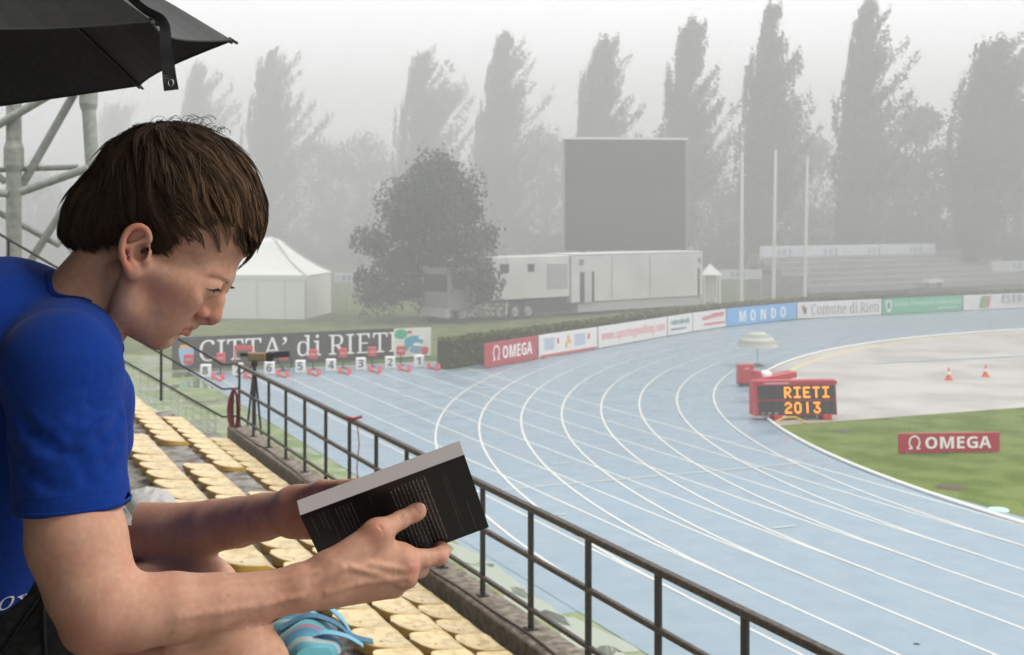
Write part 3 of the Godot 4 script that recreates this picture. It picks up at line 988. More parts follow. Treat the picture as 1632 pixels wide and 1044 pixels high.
func bark() -> StandardMaterial3D:
	return mat("bark", lin(0.05, 0.043, 0.034), 0.9)

func poplar(label: String, p: Vector3, h: float, w: float, lean: float, sd: int, split := 0) -> void:
	rng.seed = sd
	var o := thing("poplar_tree", label, "tree", p, Basis(), "tall poplars in a row beyond the track")
	var curve := func(s: float) -> Vector3: return Vector3(lean * s * s, h * s, 0.0)
	var ts := []
	var tr := []
	for i in 9:
		ts.append(curve.call(i / 8.0 * 0.93))
		tr.append(lerp(0.42, 0.04, i / 8.0))
	obj("trunk", tube(ts, tr, 7), bark(), o)
	var lv := PackedVector3Array()
	var lc := PackedColorArray()
	var bst := new_st()
	var nb := 330
	for b in nb:
		var s := pow(rng.randf(), 0.8) * 0.95 + 0.04
		var base: Vector3 = curve.call(s * 0.93)
		# width of the crown at this height: broad below the middle, narrow to the tip
		var cw := w * (0.5 + 0.5 * smoothstep(0.0, 0.25, s)) * pow(maxf(0.02, 1.0 - s), 0.62) * 1.36
		var az := rng.randf() * TAU
		var out := Vector3(cos(az), 0, sin(az) * 0.8)
		var reach := cw * (rng.randf_range(0.25, 0.80) if b % 4 else rng.randf_range(0.85, 1.25 if s > 0.22 else 0.95))
		var rise := 0.7 + reach * rng.randf_range(1.1, 2.1)
		rise = minf(rise, h * (1.0 - s * 0.93) * 0.8 + 1.0)
		var tip := base + out * reach + Vector3(0, rise, 0) + Vector3(0.34 * rise, 0, 0)
		var mid := base.lerp(tip, 0.5) + out * reach * 0.14 - Vector3(0.08 * rise, 0, 0)
		if b % 3 == 0:
			tube_into(bst, [base, mid, tip], [0.07, 0.05, 0.02], 4, false)
		var tone := rng.randf_range(0.7, 1.25)
		var n := int(20 + 24.0 * base.distance_to(tip))
		for k in n:
			var q := pow(rng.randf(), 0.75)
			var c := base.lerp(mid, q * 2.0) if q < 0.5 else mid.lerp(tip, q * 2.0 - 1.0)
			var spread := 0.06 + 0.15 * (1.0 - q)
			c += Vector3(rng.randfn() * spread, rng.randfn() * 0.35, rng.randfn() * spread)
			leaf(lv, lc, c, rng.randf_range(0.11, 0.22), Color(0.034, 0.050, 0.023) * (tone * rng.randf_range(0.7, 1.4)))
	obj("limbs", bst.commit(), bark(), o)
	var lo := obj("crown", leaf_mesh(lv, lc), vcmat("leaf", 0.75, 0.3), o)
	lo.set_meta("kind", "stuff")

func broad(called: String, label: String, p: Vector3, h: float, w: float, sd: int, col: Color, leaf_s: float, count: int, low := 0.1, group := "") -> void:
	rng.seed = sd
	var o := thing(called, label, "tree", p, Basis(), group)
	var bst := new_st()
	tube_into(bst, [Vector3.ZERO, Vector3(0.1, h * 0.25, 0), Vector3(-0.05, h * 0.6, 0.1), Vector3(0.1, h * 0.85, 0)], [h * 0.03, h * 0.024, h * 0.012, 0.03], 8)
	var lv := PackedVector3Array()
	var lc := PackedColorArray()
	var cl := []
	for i in 84:
		var y := rng.randf()
		var pr := pow(maxf(0.0, 1.0 - pow(absf(y - 0.32) / 0.68, 2.0)), 0.5)
		var az := rng.randf() * TAU
		var rr := sqrt(rng.randf()) * w * 0.5 * pr
		var c := Vector3(cos(az) * rr, h * (low + (0.97 - low) * y), sin(az) * rr)
		cl.append([c, w * rng.randf_range(0.075, 0.16), rng.randf_range(0.65, 1.35)])
		if i < 22:
			tube_into(bst, [Vector3(0, h * lerp(0.12, 0.5, y), 0), c * 0.55 + Vector3(0, h * 0.2 * (1.0 - y), 0), c], [h * 0.010, h * 0.007, 0.02], 5, false)
	obj("trunk", bst.commit(), bark(), o)
	for i in count:
		var q: Array = cl[rng.randi() % cl.size()]
		var d := Vector3(rng.randfn(), rng.randfn() * 0.8, rng.randfn())
		d = d.normalized() * pow(rng.randf(), 0.35) * q[1] * (1.15 if rng.randf() < 0.95 else 1.6)
		var v: Vector3 = q[0] + d
		if v.y < h * low * 0.7:
			continue
		leaf(lv, lc, v, leaf_s * rng.randf_range(0.7, 1.4), col * (q[2] * rng.randf_range(0.7, 1.35)))
	var lo := obj("crown", leaf_mesh(lv, lc), vcmat("leaf", 0.75, 0.3), o)
	lo.set_meta("kind", "stuff")

func build_trees() -> void:
	# poplars: [pixel column turned into metres east, depth, height, half width, lean, label]
	var pl := [
		[-66.0, 215.0, 25.0, 4.8, 0.8, "faint poplar farthest off, just behind the steel tower"],
		[-43.0, 176.0, 27.5, 3.9, 0.8, "pale poplar half hidden by the hanging umbrella strap"],
		[-31.0, 163.0, 27.6, 4.2, 1.2, "narrow poplar standing alone above the white tent"],
		[-11.8, 158.0, 26.4, 4.3, 0.6, "pointed poplar rising just behind the round tree"],
		[-2.4, 152.0, 28.2, 3.9, 1.4, "poplar with a sharp tip between the round tree and the big screen"],
		[7.6, 140.0, 25.8, 3.7, 2.6, "poplar with a wind-bent forked tip directly above the big screen"],
		[15.8, 131.0, 26.7, 3.3, 2.4, "poplar leaning over the far corner of the big screen"],
		[22.6, 124.0, 27.0, 3.3, 1.8, "tall poplar directly behind the bare white poles"],
		[31.2, 122.0, 27.2, 3.4, 2.0, "tallest poplar, standing behind the terrace banner"],
		[41.0, 118.0, 22.6, 4.1, 2.6, "broad dark poplar at the end of the far terrace"],
	]
	var i := 0
	for q in pl:
		poplar(q[5], Vector3(q[0], 0, -q[1]), q[2], q[3], q[4], 100 + i)
		i += 1
	broad("round_tree", "broad dark leafy tree in front of the lorry and trailer", Vector3(-4.75, 0, -78.2), 9.3, 8.5, 201, Color(0.052, 0.064, 0.040), 0.115, 34000, 0.055)
	# lower trees filling the view behind the poplars
	var bl := [
		[-84.0, 190.0, 14.0, 18.0, "low round tree behind the steel tower's foot"], [-66.0, 180.0, 13.0, 16.0, "low bushy tree between the two faintest poplars"],
		[-48.0, 185.0, 13.0, 15.0, "low tree at the foot of the pale poplar"], [-27.0, 188.0, 16.5, 15.0, "rounded tree beside the poplar above the tent"],
		[-20.0, 180.0, 17.0, 14.0, "full rounded tree between tent and round tree"], [-12.0, 185.0, 17.5, 13.0, "soft grey tree behind the round tree"],
		[-3.0, 178.0, 16.0, 14.0, "soft grey tree behind the sharp-tipped poplar"], [4.5, 172.0, 17.0, 12.0, "pale tree just beside the big screen"],
		[12.0, 168.0, 15.5, 14.0, "tree hidden mostly by the big screen"], [19.0, 152.0, 16.0, 12.0, "tree between the big screen and the first bare pole"],
		[27.0, 142.0, 15.0, 12.0, "tree between the two tallest poplars"], [32.0, 148.0, 16.0, 12.0, "tree behind the terrace banner"],
		[38.5, 136.0, 13.5, 10.0, "tree in the gap before the broad dark poplar"], [49.0, 128.0, 21.0, 15.0, "large grey tree at the edge of the view beside the broad poplar"],
		[41.0, 132.0, 17.0, 8.5, "thin tree with open branches beside the broad poplar"], [57.0, 140.0, 20.0, 16.0, "large tree beyond the edge of the wood"],
	]
	i = 0
	for q in bl:
		broad("wood_tree", q[4], Vector3(q[0], 0, -q[1]), q[2], q[3], 300 + i, Color(0.042, 0.052, 0.030), 0.26, 6500, 0.04, "lower trees filling the wood")
		i += 1
	# undergrowth closing the foot of the wood
	rng.seed = 77
	var lv := PackedVector3Array()
	var lc := PackedColorArray()
	for k in 30000:
		var x := rng.randf_range(-100.0, 75.0)
		var z := lerpf(178.0, 128.0, smoothstep(-30.0, 40.0, x)) + rng.randf_range(-3.0, 10.0)
		var hh := 3.2 + 1.6 * sin(x * 0.31) + 1.1 * sin(x * 0.83 + 1.0)
		leaf(lv, lc, Vector3(x, pow(rng.randf(), 0.7) * maxf(1.2, hh), -z), 0.45, Color(0.04, 0.05, 0.028) * rng.randf_range(0.6, 1.3))
	var u := struct("undergrowth", leaf_mesh(lv, lc), vcmat("leaf", 0.75, 0.3))
	u.set_meta("kind", "stuff")

# ------------------------------------------------------------------ things on the infield


func build_infield() -> void:
	var red := mat("scoreboard_red", lin(0.44, 0.035, 0.05), 0.4)
	var blk := mat("scoreboard_black", lin(0.028, 0.030, 0.032), 0.5)
	var a := Vector3(7.14, -0.012, -39.38)
	var b := Vector3(9.72, -0.012, -39.63)
	var x := (b - a).normalized()
	var bs := Basis(x, Vector3.UP, x.cross(Vector3.UP))
	var o := thing("scoreboard", "red-framed electronic scoreboard showing RIETI 2013 in orange on the apron", "scoreboard", (a + b) * 0.5, bs)
	# wedge-shaped case: side panels lean back towards the top
	var st := new_st()
	var w := 1.27
	var prof := [Vector2(0.26, 0.14), Vector2(0.10, 1.16), Vector2(-0.26, 1.16), Vector2(-0.26, 0.14)]
	for k in 4:
		var p: Vector2 = prof[k]
		var q: Vector2 = prof[(k + 1) % 4]
		var n := Vector3(0, -(q.x - p.x), q.y - p.y)
		n = Vector3(0, p.x - q.x, q.y - p.y).normalized()
		quad(st, Vector3(-w, p.y, p.x), Vector3(w, p.y, p.x), Vector3(w, q.y, q.x), Vector3(-w, q.y, q.x), n)
	for s in [-1.0, 1.0]:
		quad(st, Vector3(s * w, prof[0].y, prof[0].x), Vector3(s * w, prof[1].y, prof[1].x), Vector3(s * w, prof[2].y, prof[2].x), Vector3(s * w, prof[3].y, prof[3].x), Vector3(s, 0, 0))
	obj("case", st.commit(), red, o)
	var tilt := Basis(Vector3.RIGHT, -atan2(0.16, 1.02))
	var fr := Transform3D(tilt, Vector3(0.05, 0.65, 0.185))
	for k in 2:
		obj("display", box(2.36, 0.40, 0.03), blk, o, fr * at(Vector3(0, 0.17 - 0.455 * k, 0.012)))
	obj("header", box(2.5, 0.10, 0.03), mat("header_red", lin(0.36, 0.03, 0.05)), o, fr * at(Vector3(0, 0.445, 0.010)))
	put_text2(o, "header_print", "SCOREBOARD".substr(0, 0), fr)
	bars2(o, fr, mat("print_rose", lin(0.6, 0.3, 0.32)), [[-0.6, 0.44, 0.75, 0.05]])
	for k in 9:
		obj("cell_seam", box(0.012, 0.84, 0.006), mat("seam_black", lin(0.012, 0.012, 0.012)), o, fr * at(Vector3(-1.06 + 0.262 * k, -0.06, 0.030)))
	# orange lamp digits on a five by seven grid
	var amber := mat("led_amber", lin(0.85, 0.32, 0.02), 0.5)
	amber.emission_enabled = true
	amber.emission = Color(1.0, 0.56, 0.08)
	amber.emission_energy_multiplier = 0.75
	var maps := {
		"R": ["11110", "10001", "10001", "11110", "10100", "10010", "10001"], "I": ["11111", "00100", "00100", "00100", "00100", "00100", "11111"],
		"E": ["11111", "10000", "10000", "11110", "10000", "10000", "11111"], "T": ["11111", "00100", "00100", "00100", "00100", "00100", "00100"],
		"2": ["01110", "10001", "00001", "00110", "01000", "10000", "11111"], "0": ["01110", "10001", "10001", "10001", "10001", "10001", "01110"],
		"1": ["00100", "00100", "00100", "00100", "00100", "00100", "00100"], "3": ["11111", "00010", "00100", "00110", "00001", "10001", "01110"]}
	var words := ["RIETI", "2013"]
	for k in 2:
		for c in words[k].length():
			var g: Array = maps[words[k][c]]
			var dst := new_st()
			for r in 7:
				for q in 5:
					if g[r][q] == "1":
						st_box(dst, Vector3((q - 2) * 0.040, (3 - r) * 0.046, 0), Vector3(0.047, 0.053, 0.012))
			obj("led_letter", dst.commit(), amber, o, fr * at(Vector3(-0.28 + 0.292 * c, 0.165 - 0.455 * k, 0.036)))
	for s in [-0.55, 0.95]:
		obj("foot", bevel_box(Vector3(0.26, 0.16, 0.6), 0.02), mat("foot_red", lin(0.5, 0.03, 0.04)), o, at(Vector3(s, 0.08, 0.05)))
	obj("cable_tray", box(0.9, 0.08, 0.1), blk, o, at(Vector3(0.2, 0.10, 0.18)))
	for q in 3:
		obj("socket", box(0.1, 0.08, 0.04), mat("socket_pale", lin(0.4, 0.4, 0.4)), o, at(Vector3(-1.0 + 0.2 * q, 0.2, 0.262)))
	# red equipment cases behind it
	var c1 := thing("equipment_case", "upright red equipment case on small wheels behind the scoreboard", "case", Vector3(8.35, -0.012, -47.2), Basis(Vector3.UP, 0.1))
	obj("body", bevel_box(Vector3(0.54, 0.68, 0.45), 0.02), red, c1, at(Vector3(0, 0.46, 0)))
	obj("label_plate", box(0.16, 0.07, 0.01), mat("print_rose", lin(0.6, 0.3, 0.32)), c1, at(Vector3(0, 0.66, 0.228)))
	for s in [-0.2, 0.2]:
		obj("caster", lathe([Vector2(0.0, -0.03), Vector2(0.06, -0.03), Vector2(0.06, 0.03), Vector2(0.0, 0.03)], 10), blk, c1, Transform3D(Basis(Vector3(0, 1, 0), Vector3(1, 0, 0), Vector3(0, 0, -1)), Vector3(s, 0.06, 0.1)))
	obj("tie_plate", box(0.5, 0.06, 0.4), blk, c1, at(Vector3(0, 0.09, 0)))
	var c2 := thing("timing_console", "long low red timing console with a sloping top just behind the scoreboard", "console", Vector3(8.55, -0.012, -43.2), Basis(Vector3.UP, 0.35))
	var cst := new_st()
	for q in [[Vector3(-0.72, 0.78, 0), 0.30], [Vector3(0.72, 0.98, 0), 0.30]]:
		pass
	obj("body", bevel_box(Vector3(1.45, 0.7, 0.5), 0.02), red, c2, at(Vector3(0, 0.36, 0)))
	obj("lid", bevel_box(Vector3(1.5, 0.20, 0.5), 0.02), red, c2, Transform3D(Basis(Vector3(0, 0, 1), 0.12), Vector3(0.02, 0.80, 0)))
	obj("shroud", bevel_box(Vector3(0.2, 0.26, 0.4), 0.02), red, c2, at(Vector3(-0.6, 0.92, -0.05)))
	var cv := thing("rain_cover", "small white plastic cover lying on the red timing console", "cover", Vector3(8.3, 0.84, -43.2))
	obj("sheet", lathe([Vector2(0.24, 0.0), Vector2(0.21, 0.11), Vector2(0.12, 0.17), Vector2(0.0, 0.19)], 12), mat("cover_white", lin(0.8, 0.8, 0.8), 0.3), cv)
	# striped parasol over the inside lane
	var pr := thing("striped_parasol", "small pale striped parasol standing on the inside of the bend", "parasol", Vector3(10.01, -0.012, -53.7))
	obj("shaft", tube([Vector3.ZERO, Vector3(0, 1.42, 0)], 0.018, 6), mat("pole_grey", lin(0.4, 0.42, 0.42)), pr)
	obj("base", lathe([Vector2(0.25, 0), Vector2(0.25, 0.07), Vector2(0.05, 0.12)], 12), mat("foot_grey", lin(0.2, 0.2, 0.2)), pr)
	var bands := [[0.84, 0.80], [0.80, 0.92], [0.70, 1.07], [0.58, 1.19], [0.42, 1.31], [0.22, 1.40], [0.0, 1.44]]
	for k in 6:
		obj("canopy_band", lathe([Vector2(bands[k][0], bands[k][1]), Vector2(bands[k + 1][0], bands[k + 1][1])], 20), mat("parasol_pale", lin(0.46, 0.48, 0.43), 0.6) if k % 2 == 0 else mat("parasol_grey", lin(0.30, 0.33, 0.30), 0.6), pr)
	# cones
	var orange := mat("cone_orange", lin(0.72, 0.10, 0.05), 0.5)
	var cl := [Vector3(16.28, -0.012, -49.1), Vector3(18.01, -0.012, -50.1)]
	var nm := ["small orange cone with a white band on the grey apron, closer to the scoreboard", "small orange cone with a white band on the grey apron, farther from the scoreboard"]
	for k in 2:
		var c := thing("traffic_cone", nm[k], "cone", cl[k], Basis(), "orange cones on the apron")
		obj("base", box(0.27, 0.03, 0.27), orange, c, at(Vector3(0, 0.015, 0)))
		obj("body", lathe([Vector2(0.115, 0.03), Vector2(0.075, 0.2)], 14), orange, c)
		obj("band", lathe([Vector2(0.077, 0.2), Vector2(0.05, 0.32)], 14), mat("board_white", lin(0.74, 0.74, 0.75)), c)
		obj("tip", lathe([Vector2(0.05, 0.32), Vector2(0.022, 0.46), Vector2(0.0, 0.465)], 14), orange, c)
	# bits on the ground
	var mk := thing("discus_marker", "pale green flat marker lying on the lawn edge close to the kerb", "marker", Vector3(10.0, -0.015, -27.1))
	obj("disc", lathe([Vector2(0.22, 0.0), Vector2(0.20, 0.03), Vector2(0.0, 0.04)], 18), mat("marker_mint", lin(0.45, 0.72, 0.60), 0.4), mk)
	var wr := thing("soil_patch", "bare brown patch of soil at the lawn edge by the kerb", "soil patch", T(23.1, 20.7, -0.014))
	obj("soil", lathe([Vector2(0.36, 0.0), Vector2(0.25, 0.025), Vector2(0.0, 0.035)], 12), mat("soil", lin(0.10, 0.08, 0.05), 0.9), wr)
	var lf := thing("dark_leaf", "dark wet leaf lying on the blue track", "leaf", Vector3(5.63, 0.006, -18.5))
	var lfs := new_st()
	for i in 6:
		var s0 := i / 6.0
		var s1 := (i + 1) / 6.0
		var w0 := 0.03 * sin(PI * s0)
		var w1 := 0.03 * sin(PI * s1)
		quad(lfs, Vector3(s0 * 0.11, 0.008 * sin(s0 * 4), -w0), Vector3(s1 * 0.11, 0.008 * sin(s1 * 4), -w1), Vector3(s1 * 0.11, 0.008 * sin(s1 * 4), w1), Vector3(s0 * 0.11, 0.008 * sin(s0 * 4), w0), Vector3.UP)
	obj("blade", lfs.commit(), mat("leaf_dark", lin(0.02, 0.035, 0.02), 0.5), lf)
	var drain := thing("drain_cover", "dark round drain cover on the lawn below the scoreboard", "drain cover", Vector3(9.35, -0.014, -37.2))
	obj("lid", lathe([Vector2(0.22, 0.0), Vector2(0.21, 0.012), Vector2(0.0, 0.014)], 18), mat("iron", lin(0.06, 0.06, 0.05), 0.6), drain)
	var pipe := thing("yellow_hose", "short yellow hose end curling at the corner of the lawn by the kerb", "hose", T(32.2, 22.9, 0.0))
	obj("hose_body", tube([Vector3(-0.55, 0.02, 0.1), Vector3(-0.2, 0.16, 0), Vector3(0.15, 0.15, -0.1), Vector3(0.4, 0.02, 0.15)], 0.03, 6), mat("hose_yellow", lin(0.6, 0.42, 0.08), 0.5), pipe)

func put_text2(_o: Node3D, _called: String, _s: String, _fr: Transform3D) -> void:
	pass

func bars2(o: Node3D, fr: Transform3D, m: Material, list: Array) -> void:
	for q in list:
		obj("print", box(q[2], q[3], 0.006), m, o, fr * at(Vector3(q[0], q[1], 0.028)))

func build_start() -> void:
	# lane boxes with numbers, loudspeakers and starting blocks at the head of the straight
	var w := mat("lane_box_white", lin(0.78, 0.78, 0.78), 0.5)
	var red := mat("block_red", lin(0.55, 0.05, 0.07), 0.5)
	var dk := mat("print_dark", lin(0.05, 0.055, 0.06))
	var fc := Basis(Vector3.UP, deg_to_rad(8))
	var words := ["one", "two", "three", "four", "five", "six", "seven", "eight"]
	for k in 8:
		var lane := k + 1
		var d := 19.36 - 1.22 * k - 0.61
		var o := thing("lane_box", "white lane box bearing the numeral %s on the start line before the dark banner" % words[k], "lane marker", T(50.4, d - 1.0), fc, "numbered lane boxes on the start line")
		obj("body", bevel_box(Vector3(0.40, 0.48, 0.34), 0.03), w, o, at(Vector3(0, 0.24, 0)))
		put_text(o, "number", str(lane), 0.30, dk, font("Droid Sans", 800), Vector3(0, 0.26, 0.175))
		var s := thing("starting_block", "red starting block in lane %s in front of its white box" % words[k], "starting block", T(49.3, d - 0.75), TB().rotated(Vector3.UP, 0.0), "red starting blocks")
		obj("rail", box(0.9, 0.05, 0.08), red, s, at(Vector3(0, 0.03, 0)))
		for q in [[-0.15, 0.14], [0.2, -0.14]]:
			obj("foot_pad", bevel_box(Vector3(0.05, 0.24, 0.14), 0.01), red, s, Transform3D(Basis(Vector3(0, 0, 1), -0.5), Vector3(q[0], 0.14, q[1])))
			obj("strut", box(0.22, 0.04, 0.04), red, s, at(Vector3(q[0] + 0.1, 0.07, q[1])))
		var l := thing("start_speaker", "red start loudspeaker on a short stand behind the box of lane %s" % words[k], "loudspeaker", T(51.2, d - 1.5), fc, "red start loudspeakers")
		obj("stand", tube([Vector3(0, 0, 0), Vector3(0, 0.5, 0)], 0.03, 6), dk, l)
		obj("foot", box(0.3, 0.03, 0.3), dk, l, at(Vector3(0, 0.015, 0)))
		obj("cabinet", bevel_box(Vector3(0.34, 0.36, 0.28), 0.02), red, l, at(Vector3(0, 0.62, 0)))
		obj("grille", box(0.24, 0.08, 0.01), mat("print_rose", lin(0.6, 0.3, 0.32)), l, at(Vector3(0, 0.62, 0.143)))
	var f := thing("crossbar_stand", "red tubular stand with a crossbar before the A of the banner", "stand", T(51.6, 10.9), fc)
	for s in [-0.32, 0.32]:
		obj("upright", tube([Vector3(s, 0, 0), Vector3(s, 0.95, 0)], 0.035, 6), red, f)
	obj("crossbar", bevel_box(Vector3(0.72, 0.2, 0.06), 0.01), red, f, at(Vector3(0, 0.93, 0)))

func build_tower() -> void:
	var m := mat("tower_paint", Color.WHITE, 0.5)
	m.albedo_texture = noise_tex(61, 0.02, [lin(0.22, 0.235, 0.21), lin(0.27, 0.285, 0.26), lin(0.31, 0.325, 0.30)], [0.25, 0.5, 0.8])
	tri(m, 0.5)
	var z := 27.0
	var o := thing("steel_tower", "pale grey tubular steel tower rising beside the end of the stand", "tower", Vector3((22 - 816) * z / F, 0, -z))
	var g := func(u: float, v: float, dz: float) -> Vector3: return P(u, v, z + dz) - o.position
	obj("column", tube([Vector3(0, 0, 0), Vector3(0, 5, 0), Vector3(0, 12, 0)], 0.155, 14), m, o)
	obj("column", tube([Vector3(1.72, 0, 0), g.call(147, 260, 0), g.call(138, 120, 0), g.call(131, 0, 0), g.call(120, -120, 0)], 0.14, 14), m, o)
	for q in [[22, 250, 0.20, 0.30], [141, 153, 0.185, 0.28]]:
		var c: Vector3 = g.call(q[0], q[1], 0)
		obj("joint", lathe([Vector2(q[2] * 0.76, -q[3] * 1.1), Vector2(q[2], -q[3] * 0.6), Vector2(q[2], q[3] * 0.6), Vector2(q[2] * 0.76, q[3] * 1.1)], 14), m, o, at(c))
	var seg := [[-60, 232, 140, 116, -0.2, 0.085], [30, 304, 136, 118, 0.15, 0.085], [-40, 272, 124, 266, 0.25, 0.06], [33, 306, 140, 268, -0.25, 0.085], [56, 404, 135, 280, 0.2, 0.08], [-40, 318, 95, 391, 0.3, 0.065], [-40, 305, 14, 309, -0.1, 0.08], [-60, 230, 8, 290, 0.1, 0.07], [56, 404, 20, 470, 0.2, 0.08]]
	for s in seg:
		obj("brace", tube([g.call(s[0], s[1], s[4]), g.call(s[2], s[3], s[4])], s[5], 10), m, o)

func build_small() -> void:
	# red hose coiled on the corner of the railing
	var red := mat("hose_red", lin(0.20, 0.018, 0.022), 0.45)
	var c := T(23.5, 4.80, 2.263 + 0.33)
	var o := thing("hose_coil", "dark red hose hanging in loops on the corner post of the railing", "hose", c)
	for k in 7:
		var pts := []
		var rr := RandomNumberGenerator.new()
		rr.seed = 40 + k
		var w := 0.035 + 0.013 * k
		var h := 0.34 + 0.012 * rr.randf_range(-2, 2)
		for i in 25:
			var a := TAU * i / 24.0
			pts.append(Vector3(cos(a) * w * (1.0 - 0.35 * maxf(0.0, sin(a))) + 0.01 * rr.randf_range(-1, 1) * 0.4, sin(a) * h, -0.05 + 0.017 * k) )
		obj("loop", tube(pts, 0.013, 6, false), red, o)
	# cable lying on the parapet
	var cb := []
	for i in 60:
		var t := 6.0 + 0.29 * i
		cb.append(T(t, 4.77 + 0.025 * sin(t * 1.3) + 0.012 * sin(t * 3.7), 2.263 + 0.012))
	tag(obj("red_cable", tube(cb, 0.010, 6), mat("cable_red", lin(0.10, 0.022, 0.02), 0.5)), "thin dark red cable running along the top of the parapet", "cable")
	var dk := mat("rail_black", lin(0.012, 0.014, 0.013))
	# video camera on the corner
	var vc := thing("video_camera", "black video camera under a tan cover at the corner of the railing", "camera", T(23.9, 5.25, 2.263))
	obj("tripod_leg", tube([Vector3(0, 1.08, 0), Vector3(0.35, -2.2, 0.2)], 0.022, 6), dk, vc)
	obj("tripod_leg", tube([Vector3(0, 1.08, 0), Vector3(-0.32, -2.2, 0.3)], 0.022, 6), dk, vc)
	obj("tripod_leg", tube([Vector3(0, 1.08, 0), Vector3(-0.05, -2.2, -0.4)], 0.022, 6), dk, vc)
	obj("head", lathe([Vector2(0.05, 1.02), Vector2(0.07, 1.08), Vector2(0.05, 1.16), Vector2(0.0, 1.17)], 12), dk, vc)
	obj("body", bevel_box(Vector3(0.34, 0.15, 0.14), 0.02), mat("camera_tan", lin(0.20, 0.15, 0.08), 0.7), vc, at(Vector3(0.05, 1.20, 0)))
	obj("grip", bevel_box(Vector3(0.14, 0.17, 0.13), 0.02), dk, vc, at(Vector3(0.28, 1.20, 0)))
	obj("lens_hood", bevel_box(Vector3(0.30, 0.12, 0.15), 0.015), mat("hood_black", lin(0.03, 0.035, 0.05), 0.5), vc, Transform3D(Basis(Vector3(0, 0, 1), 0.08), Vector3(0.50, 1.25, 0)))
	obj("viewfinder", bevel_box(Vector3(0.16, 0.07, 0.08), 0.01), dk, vc, at(Vector3(-0.18, 1.24, 0)))
	obj("cable", tube([Vector3(0.42, 1.15, 0), Vector3(0.50, 0.98, 0.02), Vector3(0.62, 0.95, 0.02), Vector3(0.68, 1.05, 0), Vector3(0.66, 1.2, 0)], 0.006, 5), dk, vc)
	obj("pan_bar", tube([Vector3(-0.02, 1.05, 0), Vector3(-0.32, 0.84, 0.1)], 0.012, 6), dk, vc)
	# knotted red ribbon on the rail
	var rb := thing("red_ribbon", "thin faded red ribbon tied round the top rail with its ends hanging", "ribbon", T(16.4, 4.894, 2.263 + 1.12))
	var rm := mat("ribbon_red", lin(0.35, 0.04, 0.05), 0.6)
	obj("knot", tube([Vector3(-0.1, 0.03, 0), Vector3(0, 0.015, 0.03), Vector3(0.1, 0.04, 0)], 0.02, 6), rm, rb)
	obj("tail", tube([Vector3(0.04, 0, 0.05), Vector3(0.07, -0.3, 0.05), Vector3(0.04, -0.62, 0.05), Vector3(0.06, -0.85, 0.05)], 0.008, 5), rm, rb)
	# number plates fixed on the steps
	var wp := mat("plate_white", lin(0.72, 0.73, 0.78), 0.4)
	var pl := [[17.55, 2.40, 3.017, "white number plate on the aisle step of the third row up"], [17.5, 3.14, 2.617, "white number plate on the aisle step of the second row up"], [9.9, 2.36, 3.017, "white number plate on the bare step beside the striped bag"], [22.6, 3.1, 2.617, "white number plate on the end step by the mesh railing"]]
	for q in pl:
		var p := thing("number_plate", q[3], "plate", T(q[0], q[1], q[2]), TB())
		obj("plate", bevel_box(Vector3(0.30, 0.012, 0.20), 0.003), wp, p, at(Vector3(0, 0.007, 0)))
	# rain poncho
	var pc := thing("white_poncho", "crumpled white rain sheet lying behind the seats, above the reader's far forearm", "sheet", T(12.0, 1.72, 3.42), TB())
	var ps := new_st()
	var gn := FastNoiseLite.new()
	gn.seed = 8
	gn.frequency = 3.0
	var gp := func(i: int, j: int) -> Vector3:
		var fx := i / 16.0 * 2.0 - 1.0
		var fz := j / 16.0 * 2.0 - 1.0
		var y := 0.20 * pow(maxf(0.0, 1.0 - fx * fx), 0.5) * pow(maxf(0.0, 1.0 - fz * fz), 0.5)
		return Vector3(fx * 0.55, 0.004 + y * 0.7 * (0.9 + 0.25 * gn.get_noise_2d(fx, fz)), fz * 0.22)
	var gn2 := func(i: int, j: int) -> Vector3:
		var a: Vector3 = gp.call(maxi(i - 1, 0), j)
		var b: Vector3 = gp.call(mini(i + 1, 16), j)
		var c2: Vector3 = gp.call(i, maxi(j - 1, 0))
		var d: Vector3 = gp.call(i, mini(j + 1, 16))
		var n := (d - c2).cross(b - a).normalized()
		return n if n.y >= 0.0 else -n
	for i in 16:
		for j in 16:
			face3(ps, gp.call(i, j), gp.call(i + 1, j), gp.call(i + 1, j + 1), gn2.call(i, j), gn2.call(i + 1, j), gn2.call(i + 1, j + 1))
			face3(ps, gp.call(i, j), gp.call(i + 1, j + 1), gp.call(i, j + 1), gn2.call(i, j), gn2.call(i + 1, j + 1), gn2.call(i, j + 1))
	obj("sheet", ps.commit(), mat("poncho_white", lin(0.42, 0.42, 0.42), 0.45), pc)
	# striped bag with blue straps
	build_bag()

